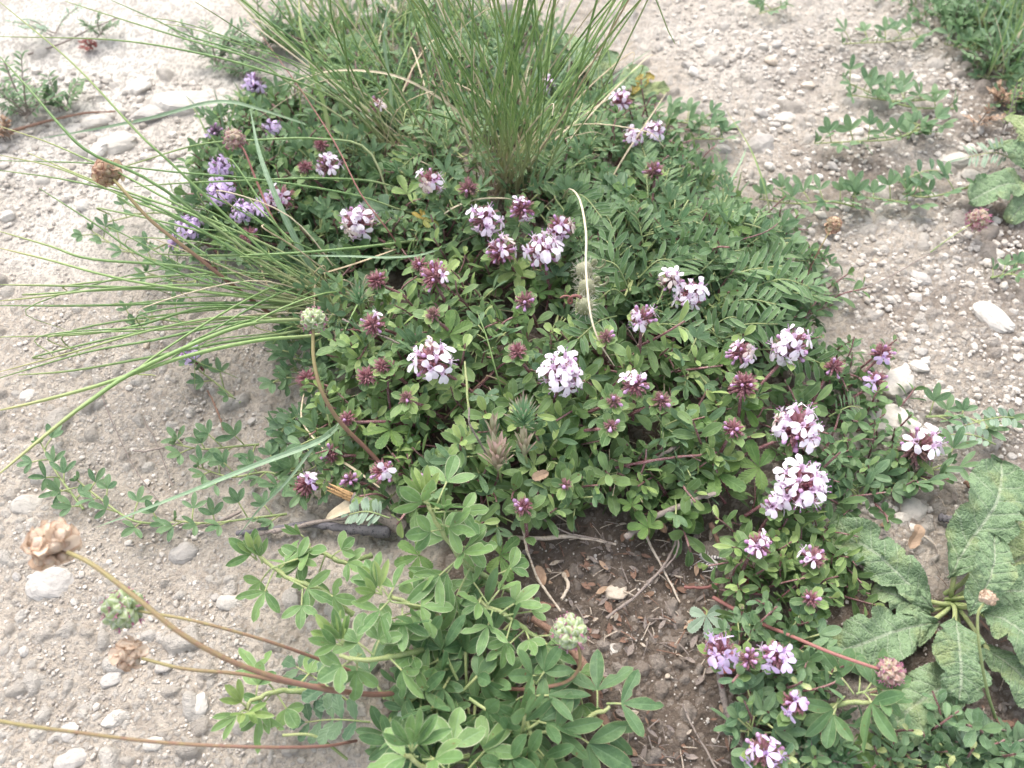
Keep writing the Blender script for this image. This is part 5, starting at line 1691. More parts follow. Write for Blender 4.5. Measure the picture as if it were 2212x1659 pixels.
rs = thing('sage_rosette', 'large sage rosette with wrinkled scalloped leaves beside the gravel', 'sage', onground(2055, 1300, 0.0), 'sage rosettes')
for b, e, W, h0, h1, m in [
    ((2020, 1318), (1800, 1140), 118, 0.7, 0.7, 'sage'), ((2050, 1250), (2175, 1005), 150, 1.2, 2.0, 'sage'), ((2105, 1215), (2260, 1085), 120, 1.0, 1.6, 'sage_yellow'),
    ((2090, 1330), (2155, 1165), 100, 1.8, 2.8, 'sage'), ((2120, 1325), (2270, 1420), 130, 1.4, 2.0, 'sage'), ((2025, 1345), (1800, 1400), 135, 0.6, 0.5, 'sage'),
    ((2062, 1335), (2062, 1500), 125, 1.2, 1.3, 'sage'), ((2085, 1440), (1915, 1590), 140, 0.5, 0.5, 'sage'), ((2120, 1390), (2270, 1540), 105, 0.9, 1.0, 'sage'),
    ((2090, 1290), (2290, 1270), 120, 1.2, 1.8, 'sage'), ((2010, 1330), (1890, 1270), 80, 0.4, 0.4, 'sage'), ((2110, 1260), (2250, 1180), 90, 0.6, 0.7, 'sage_yellow')]:
    sage_leaf(rs, b, e, W, h0, h1, m=m)
rs2 = thing('sage_rosette', 'far sage rosette with one broad round leaf over the gravel', 'sage', onground(2235, 385, 0.0), 'sage rosettes')
for b, e, W, h0, h1, m in [((2225, 400), (2102, 432), 95, 0.9, 0.9, 'sage'), ((2225, 375), (2150, 310), 60, 1.0, 1.3, 'sage'), ((2240, 390), (2180, 470), 60, .6, .5, 'sage'), ((2225, 360), (2190, 250), 60, 1, 2, 'sage_yellow')]:
    sage_leaf(rs2, b, e, W, h0, h1, m=m)
rs3 = thing('sage_rosette', 'small sage rosette behind the upright tuft with one orange-yellow leaf', 'sage', onground(1330, 225, 0.0), 'sage rosettes')
for b, e, W, h0, h1, m in [((1320, 215), (1395, 140), 55, 0.6, 1.0, 'sage'), ((1300, 200), (1225, 75), 62, 0.8, 1.6, 'sage'), ((1365, 205), (1408, 160), 36, 0.6, 0.9, 'yellow'), ((1355, 215), (1440, 185), 42, 0.4, 0.5, 'sage_yellow'), ((1330, 235), (1420, 250), 40, 0.4, 0.4, 'sage'), ((1290, 190), (1320, 110), 50, .6, 1.2, 'sage')]:
    sage_leaf(rs3, b, e, W, h0, h1, m=m, arch=0.25)


# ---------------------------------------------------------------- spurge tips
def spurge(label, px, py, size, n, m, hz, splay=0.8, nl=0.05):
    P = onground(px, py, hz, 0.7)
    B = onground(px + 10, py + 60, 0.3, 0.3)
    t = thing('spurge_shoot', label, 'spurge', B, 'spurge shoots')
    ax = unit(0.3 * unit(P - B) + Z3 + A([0, 0.55, 0]))
    mb = MB()
    mb.tube(catmull([B, 0.5 * (B + P), P], 8), 0.05, 5)
    obj('stem', mb, 'greenstem', t)
    mb = MB()
    L = size * pxcm(P) * 0.55
    F = frame(ax, Z3)
    for i in range(n):
        a = i * 2.4
        sp = splay * (0.25 + 0.75 * (i / n))
        d = unit(ax + sp * (F[:, 0] * cos(a) + F[:, 2] * sin(a)))
        mb.leaf(P - ax * 0.5 * (i / n), d, ax, L * rnd(0.75, 1.1), L * nl * 2.2, 0, a=0.35, b=0.4, n=5, k=3, fold=0.4, curl=rnd(-0.3, 0.2))
    obj('foliage', mb, m, t)


spurge('spurge shoot with pale pink upright needles at the front of the mat', 1075, 995, 130, 34, 'needle_pink', 2.6, 0.75, 0.075)
spurge('spurge shoot with pink tips just right of the palest one', 1132, 965, 100, 22, 'needle_pink', 2.5, 0.6, 0.07)
spurge('spurge shoot with green needles tinged pink, pointing up', 1066, 935, 110, 16, 'needle_pink', 2.5, 0.4, 0.06)
spurge('spurge shoot with fine spreading green needles below the tall white thyme', 1130, 900, 110, 46, 'needle', 2.5, 1.5, 0.035)
spurge('fine-leaved green shoot at the near corner by the lilac cluster', 1820, 1640, 120, 26, 'needle', 1.0, 1.6, 0.04)
spurge('grey-green needle rosette at the near edge below the sage', 2080, 1610, 120, 30, 'frosty', 0.8, 1.5, 0.07)
spurge('fine needle shoot in the dark leaves by the round bud head', 775, 640, 76, 34, 'needle', 2.2, 1.4, 0.05)

# ---------------------------------------------------------------- withered hairy pods
for lab, px, py, hz in (('topmost woolly pod with its curled coil pointing aside', 1262, 585, 2.2), ('middle woolly pod behind the fading culm', 1268, 622, 2.0), ('lowest woolly pod with a pink coil beside the fading culm', 1263, 662, 1.8)):
    P = onground(px, py, hz, 0.7)
    B = onground(1250, 735, 0.6, 0.5)
    t = thing('woolly_pod', lab, 'seed pod', B, 'woolly pods on one stem')
    R = 19 * pxcm(P)
    mb = MB()
    mb.blob(P, R, unit(A([rnd(-.5, .5), 0.2, -1])), 1.35, 0, 10, 8, ridge=0.08)
    obj('pod', mb, 'hairy', t)
    mb = MB()
    for d in fib(70):
        p = P + d * R * A([1, 1, 1.25])
        mb.tube([p, p + d * R * 0.4 + rng.normal(0, 0.02, 3), p + d * R * 0.75 + rng.normal(0, 0.05, 3)], [0.011, 0.009, 0.004], 4)
    obj('hairs', mb, 'hair', t)
    mb = MB()
    sg = -1 if 'pink' in lab else 1
    q = [P + A([sg * (0.3 + 0.55 * f) + 0.16 * cos(f * 9), 0.1, 0.3 + 0.25 * sin(f * 9)]) for f in np.linspace(0, 1, 14)]
    mb.tube(q, np.linspace(0.07, 0.03, 14), 6)
    obj('coil', mb, 'redstem' if 'pink' in lab else 'hairy', t)
    mb = MB()
    mb.tube(catmull([B, 0.5 * (B + P) + A([-.2, 0, 0]), P], 9), 0.06, 6)
    obj('stalk', mb, 'greenstem', t)


# ---------------------------------------------------------------- sticks, roots, stalks
def stick(label, pts, r0, r1, m, name='twig', cat='twig', group=None, knob=0.15):
    path = catmull([onground(px, py, z) for px, py, z in pts], 26)
    path = path + np.cumsum(rng.normal(0, 0.012, path.shape), 0) * A([1, 1, 0.4])
    rr = np.linspace(r0, r1, 26) * (1 + knob * rng.normal(0, 1, 26).clip(-1, 1.6))
    mb = MB()
    mb.tube(path, rr, 9)
    mb.blob(path[0], rr[0] * 0.98, path[0] - path[1], 0.3, 0, 8, 4)
    o = obj(name, mb, m, None, origin=path[0])
    return tag(o, label, cat, group), path


pth = None
P0 = onground(850, 1130, 0.9)
t = thing('split_stick', 'split grey stick with a torn orange end at the front of the mat', 'stick', P0)
path = catmull([onground(870, 1140, 0.5), onground(835, 1118, 1.0), onground(800, 1092, 1.5), onground(760, 1074, 1.9)], 20)
mb = MB()
mb.tube(path, np.linspace(0.33, 0.24, 20) * (1 + 0.06 * rng.normal(0, 1, 20)), 12)
obj('bark', mb, 'twig', t)
mb = MB()
e = path[-1]
d = unit(path[-1] - path[-3])
for k in range(7):
    a = k * 0.9
    s = A([cos(a) * 0.14, 0.05 * sin(a), sin(a) * 0.12])
    mb.tube(catmull([e - d * 0.5 + s, e + d * 0.3 + s * 1.15, e + d * rnd(0.6, 1.15) + s * 1.4], 6), [0.10, 0.10, 0.085, 0.07, 0.05, 0.015], 5)
obj('torn_end', mb, 'tornwood', t)
mb = MB()
mb.leaf(e + A([0.2, -0.1, -0.25]), A([-1, -0.35, -0.25]), A([0, 0, 1]), 1.5, 0.55, a=0.5, b=0.9, n=8, k=5, wave=0.08, curl=0.3)
obj('bark_strip', mb, 'straw', t)

stick('long dark cracked stick lying over the path edge in front of the mat', [(840, 1150, 0.7), (760, 1142, 0.75), (680, 1132, 0.6), (600, 1142, 0.45), (515, 1150, 0.3)], 0.24, 0.09, 'twig_dark', 'dead_stick', 'stick')
stick('grey peeling strip lying along the dark stick', [(800, 1118, 0.95), (720, 1122, 0.9), (640, 1136, 0.75), (560, 1148, 0.55)], 0.05, 0.10, 'twig', 'dead_stick', 'stick')
stick('dark woody root running down from under the chewed trefoil', [(1150, 1335, 0.7), (1215, 1385, 0.6), (1262, 1450, 0.6), (1280, 1510, 0.5), (1300, 1570, 0.4), (1340, 1659, 0.3), (1370, 1720, 0.2)], 0.13, 0.26, 'twig_brown', 'woody_root', 'root')
stick('short grey forked root under the trefoil leaves', [(1110, 1470, 0.5), (1070, 1500, 0.7), (1040, 1525, 0.5)], 0.16, 0.22, 'twig_dark', 'woody_root', 'root')
TW = [
    ('long pale twig slanting across the dark soil', [(1312, 1335, 0.35), (1380, 1285, 0.5), (1440, 1225, 0.55), (1465, 1180, 0.5), (1462, 1150, 0.4)], 0.055, 0.045, 'twig'),
    ('wavy thin stem lying over soil to the pink bristly head', [(1130, 1140, 1.2), (1140, 1190, 1.3), (1170, 1260, 1.0), (1210, 1320, 0.8)], 0.05, 0.04, 'twig_pale'),
    ('flat pale stalk lying across the top of the dark soil', [(1098, 1162, 0.8), (1160, 1162, 0.8), (1230, 1158, 0.7), (1290, 1165, 0.6), (1330, 1172, 0.4)], 0.10, 0.04, 'twig_pale'),
    ('thin twig leaning on the flat pale stalk', [(1175, 1122, 1.0), (1220, 1148, 0.9), (1280, 1165, 0.7), (1330, 1175, 0.5)], 0.035, 0.03, 'twig'),
    ('pale twin stalk dropping from the mat corner', [(1385, 1120, 0.9), (1400, 1170, 0.5), (1430, 1230, 0.35), (1466, 1302, 0.3)], 0.055, 0.035, 'twig_pale'),
    ('arched twig over the right part of the dark soil', [(1455, 1145, 0.6), (1468, 1180, 1.1), (1450, 1220, 0.7), (1400, 1262, 0.3)], 0.04, 0.03, 'twig'),
    ('reddish bark-free root beside the grasshopper', [(1535, 1130, 0.9), (1548, 1170, 0.6), (1558, 1205, 0.3)], 0.10, 0.06, 'twig_brown'),
    ('orange rootlet running to the green clump below the grasshopper', [(1480, 1268, 0.3), (1530, 1266, 0.4), (1570, 1250, 0.5)], 0.06, 0.05, 'redstem'),
    ('grey bare stem under the six lilac flowers', [(1552, 1440, 1.0), (1558, 1490, 0.8), (1570, 1540, 0.5), (1605, 1620, 0.3), (1640, 1700, 0.2)], 0.13, 0.075, 'twig'),
    ('straight thin twig on the grey dust at the near edge', [(1472, 1520, 0.3), (1500, 1580, 0.35), (1545, 1660, 0.3), (1570, 1700, 0.3)], 0.035, 0.03, 'twig'),
    ('little upright brown stub on the dark soil', [(1218, 1238, 0.3), (1224, 1262, 0.7), (1210, 1290, 0.9)], 0.08, 0.06, 'twig_pale'),
    ('rusty bent twig below the brown stub', [(1140, 1292, 0.5), (1170, 1306, 0.6), (1205, 1312, 0.7)], 0.085, 0.06, 'twig_brown'),
    ('fine straggling root along the path below the bluish blade', [(520, 1105, 0.3), (440, 1135, 0.35), (360, 1128, 0.3), (290, 1130, 0.25), (230, 1118, 0.2)], 0.07, 0.04, 'twig'),
    ('hair-thin straw on the path under the bluish blade', [(350, 1090, 0.2), (290, 1010, 0.25), (230, 880, 0.25), (220, 850, 0.2)], 0.022, 0.02, 'twig'),
    ('second hair-thin straw on the path near the comb-leaved medick', [(375, 1050, 0.2), (340, 960, 0.25), (310, 905, 0.2)], 0.025, 0.02, 'twig'),
    ('short grey twig pointing out of the comb-leaved medick', [(395, 955, 0.5), (330, 970, 0.35), (285, 972, 0.25)], 0.05, 0.035, 'twig'),
    ('dark bent twig on the bare path above the comb-leaved medick', [(448, 845, 0.2), (470, 890, 0.35), (482, 930, 0.25)], 0.045, 0.04, 'twig_brown'),
    ('long faint root line on the white bank', [(60, 118, 0.25), (130, 95, 0.3), (190, 65, 0.3), (250, 40, 0.25)], 0.07, 0.04, 'twig'),
    ('dark root crossing the rubble by the dry weeds', [(20, 285, 0.4), (100, 262, 0.5), (180, 245, 0.5), (250, 240, 0.4)], 0.09, 0.05, 'twig_brown'),
    ('reddish runner arching over the gravel away from the vetch', [(1750, 640, 0.5), (1840, 632, 0.7), (1920, 600, 0.6), (2000, 555, 0.4), (2050, 535, 0.3)], 0.03, 0.022, 'twig'),
    ('dark stick piece lying between the fading thyme and the sage', [(2030, 1118, 0.3), (2065, 1128, 0.4), (2100, 1140, 0.3)], 0.16, 0.12, 'twig_dark'),
    ('dark slanting stick above the first sage leaf', [(2085, 1040, 0.4), (2110, 1060, 0.4), (2160, 1090, 0.3)], 0.13, 0.08, 'twig_brown'),
    ('grey bare branch under the dark thyme leaves at mat front', [(1350, 1160, 1.0), (1420, 1110, 1.4), (1500, 1075, 1.8), (1545, 1060, 2.0)], 0.12, 0.09, 'twig'),
    ('pale snapped twig standing in the mat by the spurge', [(1060, 1000, 2.0), (1040, 960, 3.0), (1018, 920, 3.8), (1010, 880, 4.1)], 0.05, 0.035, 'twig'),
    ('grey twig through the leaves right of the red bud heads', [(740, 690, 2.4), (810, 720, 2.7), (880, 745, 2.8), (960, 770, 2.8)], 0.04, 0.035, 'twig'),
    ('woolly grey stem leaning between spurge and white thyme', [(1030, 1010, 1.6), (1020, 940, 2.8), (1012, 860, 3.4), (1008, 780, 3.6)], 0.055, 0.045, 'greenstem'),
    ('maroon runner in the bright leaves near the mat corner', [(1330, 1010, 1.6), (1400, 995, 2.3), (1480, 985, 2.4), (1545, 975, 2.2)], 0.06, 0.05, 'thymestem'),
    ('brown stem standing in leaves above the tall pale head', [(1560, 920, 0.9), (1460, 965, 2.0), (1400, 1000, 1.8)], 0.085, 0.06, 'twig'),
]
for lab, pts, r0, r1, m in TW:
    stick(lab, pts, r0, r1, m)

# ---------------------------------------------------------------- fallen leaves that can be told apart
FALLEN = [
    ('crumpled brown leaf among the mat leaves below the tiny bud head', 1185, 1020, 42, 'brownleaf', 2.2),
    ('rust-coloured dead leaf lying beside the first sage leaf', 1965, 1185, 60, 'brownleaf', 0.4),
    ('large rust-brown dead leaf under the sage leaves', 1990, 1440, 70, 'brownleaf', 0.3),
    ('red leaf low in the clump by the dark soil', 1640, 1280, 42, 'redleaf', 0.5),
    ('second red leaf lying deeper in the same clump', 1600, 1262, 38, 'redleaf', 0.4),
    ('brown leaf flat under the lilac clusters', 1590, 1440, 48, 'redleaf', 0.3),
    ('wilted tan leaf twisted on the soil by the long stem', 1175, 1265, 45, 'brownleaf', 0.8),
    ('orange dead leaf at the gravel edge near the sage rosette', 2110, 1075, 40, 'brownleaf', 0.4),
    ('small brown leaf at the mat corner over bare stems', 1440, 1150, 34, 'brownleaf', 0.6),
    ('dark red wilted leaf in the clump below the trefoil whorl', 900, 1465, 34, 'redleaf', 0.4),
    ('tan curled leaf on the bare gravel below the dry burnet', 1790, 508, 40, 'brownleaf', 0.3),
]
for lab, px, py, sz, m, hz in FALLEN:
    P = onground(px, py, hz)
    mb = MB()
    k = pxcm(P)
    mb.leaf(P, A([rnd(-1, 1), rnd(-1, 1), 0.15]), unit(Z3 + rng.normal(0, 0.3, 3)), sz * k, sz * k * 0.6, a=0.6, b=0.5, n=12, k=7, wave=0.07, curl=rnd(-0.6, 0.6), fold=0.35, teeth=5, tdepth=0.2, bump=0.12)
    tag(obj('fallen_leaf', mb, m, None, origin=P), lab, 'leaf', 'fallen leaves')


# ---------------------------------------------------------------- stones
def stone_mesh(seed, ang=0.5):
    n, k = 16, 21
    ph = np.linspace(0, pi, n)
    th = np.linspace(0, 2 * pi, k)
    X = np.sin(ph)[:, None] * np.cos(th)[None, :]
    Y = np.sin(ph)[:, None] * np.sin(th)[None, :]
    Zc = np.cos(ph)[:, None] + 0 * th[None, :]
    V = np.stack([X, Y, Zc], -1).reshape(-1, 3)
    r = np.random.default_rng(seed)
    # flat facets like broken stone
    rad = np.ones(len(V)) * 1.2
    for _ in range(17):
        d = unit(r.normal(0, 1, 3))
        c = V @ d
        rad = np.minimum(rad, np.where(c > 0.05, r.uniform(0.72, 1.0) / np.maximum(c, 0.05), 9))
    rad = (1 - ang) + ang * rad
    rad = rad * (1 + 0.16 * fbm(V[:, 0] * 2 + seed, V[:, 1] * 2 + V[:, 2] * 1.7, seed, 3))
    V = V * rad[:, None] * A([1.0, r.uniform(0.62, 0.9), r.uniform(0.45, 0.75)])
    C = np.zeros_like(V)
    C[:, 2] = r.random()
    return V, _quads(n - 1, k), C, np.zeros((n - 1) * (k - 1), np.int32)


ST = [stone_mesh(s, a) for s, a in ((1, .8), (2, .6), (3, .85), (4, .5), (5, .7), (6, .9), (7, .55), (8, .75))]
STM = {m: [mesh_from('stone', s, [m], smooth=False) for s in ST] for m in ('stone_pale', 'stone_grey', 'stone_tan')}


def stone(px, py, w, m, label, group, kind=None, rot=None, squash=0.85, sink=0.5, sx=1.0):
    P = onground(px, py, 0.0)
    r = w * 0.5 * pxcm(P)
    o = bpy.data.objects.new('pebble' if w < 45 else 'stone', STM[m][int(rng.integers(0, 8)) if kind is None else kind])
    COL.objects.link(o)
    o.location = (P + A([0, 0, r * 0.62 * (0.55 - sink)])) * U
    o.scale = (r * sx, r, r * squash)
    o.rotation_euler = (rng.normal(0, 0.2), rng.normal(0, 0.2), rnd(0, 6.28) if rot is None else rot)
    tag(o, label, 'stone', group)


NAMED = [
    (2145, 690, 78, 'stone_pale', 'white wedge-shaped stone alone on the dusty gravel', -0.7, 1.25),
    (1932, 828, 92, 'stone_pale', 'rounded pale boulder behind the outermost red thyme', 0.9, 1.1),
    (1905, 905, 125, 'stone_pale', 'broad pale boulder at the edge of the mat', -0.5, 1.2),
    (1985, 792, 46, 'stone_pale', 'white squarish stone beside the rounded boulder', 0.3, 1),
    (1815, 652, 46, 'stone_pale', 'white stone at the tip of the reddish runner', 0.8, 1),
    (1985, 600, 48, 'stone_grey', 'grey oval stone on the gravel past the vetch', -0.5, 1),
    (2058, 350, 56, 'stone_pale', 'flat pale stone beside the silvery feathery leaf', 0.1, 1.2),
    (1640, 320, 66, 'stone_grey', 'largest grey-white stone at the gravel edge behind the medick', 0.6, 1),
    (1560, 325, 44, 'stone_grey', 'grey angular stone under the medick spilling off the mat', 0.2, 1),
    (1693, 258, 52, 'stone_pale', 'white stone with a dark hollow in the gravel', 0.4, 1),
    (1838, 268, 48, 'stone_pale', 'pale stone touching the lone medick runner', 0.1, 1),
    (2095, 380, 44, 'stone_pale', 'small pale stone next to the broad sage leaf', 0.1, 1),
    (1970, 1105, 62, 'stone_pale', 'pale stone under the yellow-edged leaves by the fading thyme', 0.8, 1.1),
    (1945, 1125, 44, 'stone_pale', 'small pale stone resting against the dark stick piece', 0.3, 1),
    (1745, 1150, 80, 'stone_grey', 'grey stone in the shade between thyme and sage', 0.9, 1.3),
    (1330, 1280, 50, 'stone_tan', 'smooth tan stone half sunk in the dark soil', 0.2, 1.1),
    (1323, 1405, 36, 'stone_pale', 'small white stone next to the pink bristly head', 0.5, 1),
    (355, 1440, 44, 'stone_grey', 'smooth grey stone on the gravel right of the small rusty head', 0.3, 1),
    (240, 1467, 42, 'stone_grey', 'grey stone casting a dark line on the near gravel', 0.7, 1.2),
    (265, 1425, 46, 'stone_grey', 'buried grey stone under the small rusty head', 0.1, 1.2),
    (335, 1605, 46, 'stone_pale', 'pale stone at the near edge left of the path plants', 0.4, 1),
    (160, 1640, 60, 'stone_grey', 'grey stone at the very near edge', 0.3, 1.2),
    (245, 1552, 46, 'stone_pale', 'pale stone touching the long thin stalk', 0.5, 1.2),
    (150, 1580, 46, 'stone_grey', 'warm grey stone under the long thin stalk', 0.1, 1),
    (430, 1525, 48, 'stone_pale', 'pale slanted stone near the dark trefoil cluster', 1.0, 1.2),
    (105, 1265, 80, 'stone_grey', 'broad flat stone sunk under the dry tan burnet', 0.1, 1.3),
    (60, 1090, 60, 'stone_pale', 'pale flat stone on the path edge beside the blurred medick', 0.3, 1.2),
    (255, 315, 80, 'stone_pale', 'large chalky rock behind the orange burnet head', 0.2, 1.25),
    (215, 330, 60, 'stone_pale', 'rounded chalk rock touching the large one', 0.4, 1),
    (215, 262, 60, 'stone_pale', 'chalk rock nearer the dry weeds', 0.3, 1.2),
    (405, 230, 95, 'stone_pale', 'whitest broad rock on the far path', 0.15, 1.5),
    (330, 248, 70, 'stone_grey', 'grey speckled rock in front of the whitest one', 0.2, 1.3),
    (300, 190, 60, 'stone_pale', 'chalk lump on the rubble line', 0.4, 1.2),
    (60, 855, 36, 'stone_pale', 'pale pebble between the two nearest grass blades', 0.5, 1),
    (495, 1300, 50, 'stone_pale', 'sunken white stone between the trefoil and burnet stems', 0.2, 1),
    (400, 1195, 60, 'stone_grey', 'grey sunken stone below the creeping root', 0.2, 1.1),
]
for px, py, w, m, lab, rot, sx in NAMED:
    stone(px, py, w, m, lab, 'stones on the ground', rot=rot, sx=sx)
REG = [
    ([(1450, 60), (2212, 60), (2212, 1000), (1990, 1010), (1900, 860), (1800, 640), (1560, 330)], 190, 'pebble strewn over the gravel between the vetch and the medick runners', (10, 34)),
    ([(0, 640), (420, 700), (560, 900), (480, 1240), (640, 1659), (0, 1659)], 55, 'pebble on the beige dusty path under the burnet heads', (10, 30)),
    ([(0, 150), (480, 170), (400, 330), (0, 560)], 30, 'chalk pebble in the rubble along the white bank', (12, 36)),
    ([(1840, 1040), (2060, 1060), (1960, 1160), (1820, 1120)], 14, 'pebble between the fading thyme and the first sage leaf', (12, 30)),
    ([(1220, 1180), (1480, 1200), (1540, 1640), (1400, 1640), (1300, 1420)], 18, 'small brown pebble on the dark soil', (8, 18)),
]
for poly, n, lab, (a, b) in REG:
    for px, py in sample(poly, n):
        w = a + (b - a) * 0.9 * rng.random() ** 2.6
        m = ('stone_tan' if rng.random() < .6 else 'stone_grey') if 'brown' in lab else rng.choice(['stone_pale', 'stone_grey', 'stone_tan'], p=[.56, .34, .10])
        stone(px, py, w, m, lab, 'pebbles: ' + lab[:40], squash=rnd(0.8, 1.2), sink=rnd(0.1, 0.45))
# the grit nobody could count
GRIT = [(REG[0][0], 1000, (10, 25)), ([(1420, -40), (2212, -40), (2212, 200), (1400, 130)], 420, (9, 20)), (REG[1][0], 260, (9, 20)), (REG[2][0], 160, (12, 30)), ([(1700, 900), (2212, 1000), (2212, 1200), (1800, 1150)], 110, (10, 26)), (REG[0][0], 3400, (3.5, 13)), ([(1450, -40), (2212, -40), (2212, 200), (1400, 130)], 1500, (4, 12)), (REG[1][0], 3000, (3.0, 12)), (REG[2][0], 700, (5, 14)), ([(1700, 1000), (2212, 1000), (2212, 1659), (1500, 1659), (1500, 1200)], 500, (4, 13)), ([(1080, 1150), (1500, 1150), (1560, 1659), (1380, 1659)], 340, (2.5, 8)), ([(0, 560), (480, 500), (640, 800), (400, 900), (0, 700)], 900, (3.5, 11))]
mb = MB()
for poly, n, (a, b) in GRIT:
    for px, py in sample(poly, n):
        P = onground(px, py, 0.0)
        r = (a + (b - a) * rng.random() ** 2) * pxcm(P) * 0.5
        V, Q, C, M = ST[int(rng.integers(0, 8))]
        if not hasattr(mb, 'low'):
            mb.low = []
            for s_ in ST:
                v = s_[0].reshape(16, 21, 3)[::3, ::4]
                mb.low.append((v.reshape(-1, 3), _quads(v.shape[0] - 1, v.shape[1]), np.zeros((v.shape[0] * v.shape[1], 3)), np.zeros((v.shape[0] - 1) * (v.shape[1] - 1), np.int32)))
        mb.merge(mb.low[int(rng.integers(0, 8))], rotz(rnd(0, 6.28)) * r, P + A([0, 0, r * 0.15]), rng.random())
o = obj('fine_gravel', None, None, data=mesh_from('fine_gravel', mb.arrays(), ['stone_mixed'], smooth=False))
o['kind'] = 'stuff'
o['label'] = 'fine loose gravel over the chalky ground'

# ---------------------------------------------------------------- plant litter on the dark soil
mb = MB()
for poly, n in (([(1120, 1130), (1540, 1120), (1560, 1300), (1480, 1420), (1320, 1420), (1200, 1330)], 340), ([(960, 1380), (1200, 1330), (1300, 1460), (1560, 1640), (1300, 1659), (1000, 1600)], 330), ([(1500, 1330), (1700, 1330), (1760, 1659), (1560, 1659)], 200), ([(1800, 1050), (2100, 1080), (2212, 1600), (1900, 1659)], 200)):
    for px, py in sample(poly, n):
        P = onground(px, py, rnd(0.02, 0.22))
        L = rnd(0.15, 0.75)
        d = A([rng.normal(), rng.normal(), rng.normal() * 0.25])
        k = rng.random()
        if k < 0.45:
            mb.tube(catmull([P, P + unit(d) * L * 0.5 + A([0, 0, 0.05]), P + unit(d) * L], 5), rnd(0.010, 0.028), 4, int(rng.integers(0, 3)))
        else:
            mb.leaf(P, d, unit(Z3 + rng.normal(0, 0.4, 3)), L * 0.8, L * rnd(0.18, 0.4), int(rng.choice([0, 1, 1, 2, 2, 2, 3])), n=4, k=3, curl=rnd(-0.8, 0.8))
o = obj('plant_litter', mb, ['twig_pale', 'twig_brown', 'twig', 'brownleaf'])
o['kind'] = 'stuff'
o['label'] = 'bits of dry stalk and leaf on the dark soil'
mb = MB()
for px, py in sample([(560, 200), (1250, 120), (1500, 400), (1720, 640), (1560, 1080), (1000, 1100), (660, 1000), (700, 700)], 300):
    P = onground(px, py, 0.2, rnd(0.1, 0.5))
    d = A([rng.normal(), rng.normal(), rng.normal() * 0.35])
    L = rnd(0.8, 3.2)
    mb.tube(catmull([P - unit(d) * L * .5, P + A([0, 0, 0.15]) + rng.normal(0, .1, 3), P + unit(d) * L * 0.5], 8), rnd(0.012, 0.03), 4, int(rng.choice([0, 0, 0, 1, 2, 3])))
o = obj('plant_litter', mb, ['straw', 'twig_brown', 'thymestem', 'twig'])
o['kind'] = 'stuff'
o['label'] = 'thin dry stems and runners tangled through the mat'
# short grass growing through the back of the mat
mb = MB()
for poly, n, hh in ((Z_FAR, 240, (2, 5.5)), ([(600, 0), (980, 0), (1000, 120), (640, 150)], 120, (3, 6)), (Z_BACK, 70, (1.5, 4)), ([(2090, 30), (2212, 0), (2260, 220), (2120, 180)], 90, (3, 7)), ([(1490, 350), (1600, 400), (1620, 520), (1540, 480)], 20, (1, 2.5))):
    for px, py in sample(poly, n):
        P = onground(px, py, 0.1)
        h = rnd(*hh)
        d = A([rng.normal(0, 0.4), rng.normal(0, 0.4), 1])
        mb.leaf(P, d, A([rng.normal(), -1, 0.3]), h, rnd(0.08, 0.2), int(rng.choice([0, 1, 2], p=[.5, .38, .12])), a=0.12, b=0.7, n=8, k=3, curl=rnd(0, 1.0), fold=0.3)
o = obj('short_grass', mb, ['grass', 'grass_blue', 'straw'])
o['kind'] = 'stuff'
o['label'] = 'short grass coming up behind and through the mat'


# ---------------------------------------------------------------- far weeds on the white bank
def weed(label, px, py, n, h, L, m, spread=0.9, group='dusty weeds on the white bank'):
    B = onground(px, py, 0.05)
    t = thing('dusty_weed', label, 'weed', B, group)
    st, fo = MB(), MB()
    for i in range(n):
        d = unit(A([rng.normal(0, spread), rng.normal(0, spread * 0.6), rnd(0.5, 1.2)]))
        hh = h * rnd(0.55, 1.1)
        p = catmull([B + rng.normal(0, 0.15, 3) * A([1, 1, 0]), B + d * hh * 0.5 + A([0, 0, 0.2]), B + d * hh], 10)
        st.tube(p, 0.035, 4)
        for k in range(2, 10):
            for s in (1, -1):
                sd = unit(np.cross(p[k] - p[k - 1], Z3 + 0.1)) * s
                fo.leaf(p[k], unit(sd + d * 0.7 + rng.normal(0, 0.25, 3)), Z3, L * rnd(0.7, 1.1), L * 0.28, 0, n=4, k=3, curl=rnd(0, 0.6), fold=0.3)
    obj('stems', st, 'twig', t)
    obj('foliage', fo, m, t)


weed('thin weed sprouting alone on the white bank', 118, 75, 4, 2.6, 0.55, 'frosty')
weed('small weed on the root line of the white bank', 215, 78, 5, 1.5, 0.5, 'medick')
weed('reddish dried weed below the root line', 195, 110, 4, 0.9, 0.4, 'redleaf')
weed('bushy grey weed left of the tufts, nearest the white bank', 470, 140, 12, 3.0, 0.6, 'medick')
weed('bushy dark weed behind the leaning tuft', 570, 105, 14, 3.4, 0.65, 'medick')
weed('dark weed clump above the first lilac thyme', 530, 165, 9, 2.2, 0.55, 'thyme_dark')
weed('wide blurry weed clump at the edge of the white bank', 60, 250, 13, 3.2, 0.6, 'medick')
weed('dark leaning weed in the rubble beside the wide clump', 140, 240, 8, 2.0, 0.7, 'thyme_dark')
weed('low brown weed at the foot of the rubble line', 20, 300, 6, 1.6, 0.5, 'brownleaf')
weed('bushy weed hidden behind the upright tuft', 900, 60, 10, 2.6, 0.6, 'medick')
weed('leafy weed under the tall far grass by the gravel', 2150, 150, 12, 2.8, 0.7, 'medick', group='weeds by the far sage')
weed('leafy weed at the far corner above the tall grass', 2190, 60, 14, 3.0, 0.75, 'medick', group='weeds by the far sage')
weed('spreading weed where the far green clump meets the gravel', 2060, 70, 10, 2.2, 0.7, 'medick', group='weeds by the far sage')
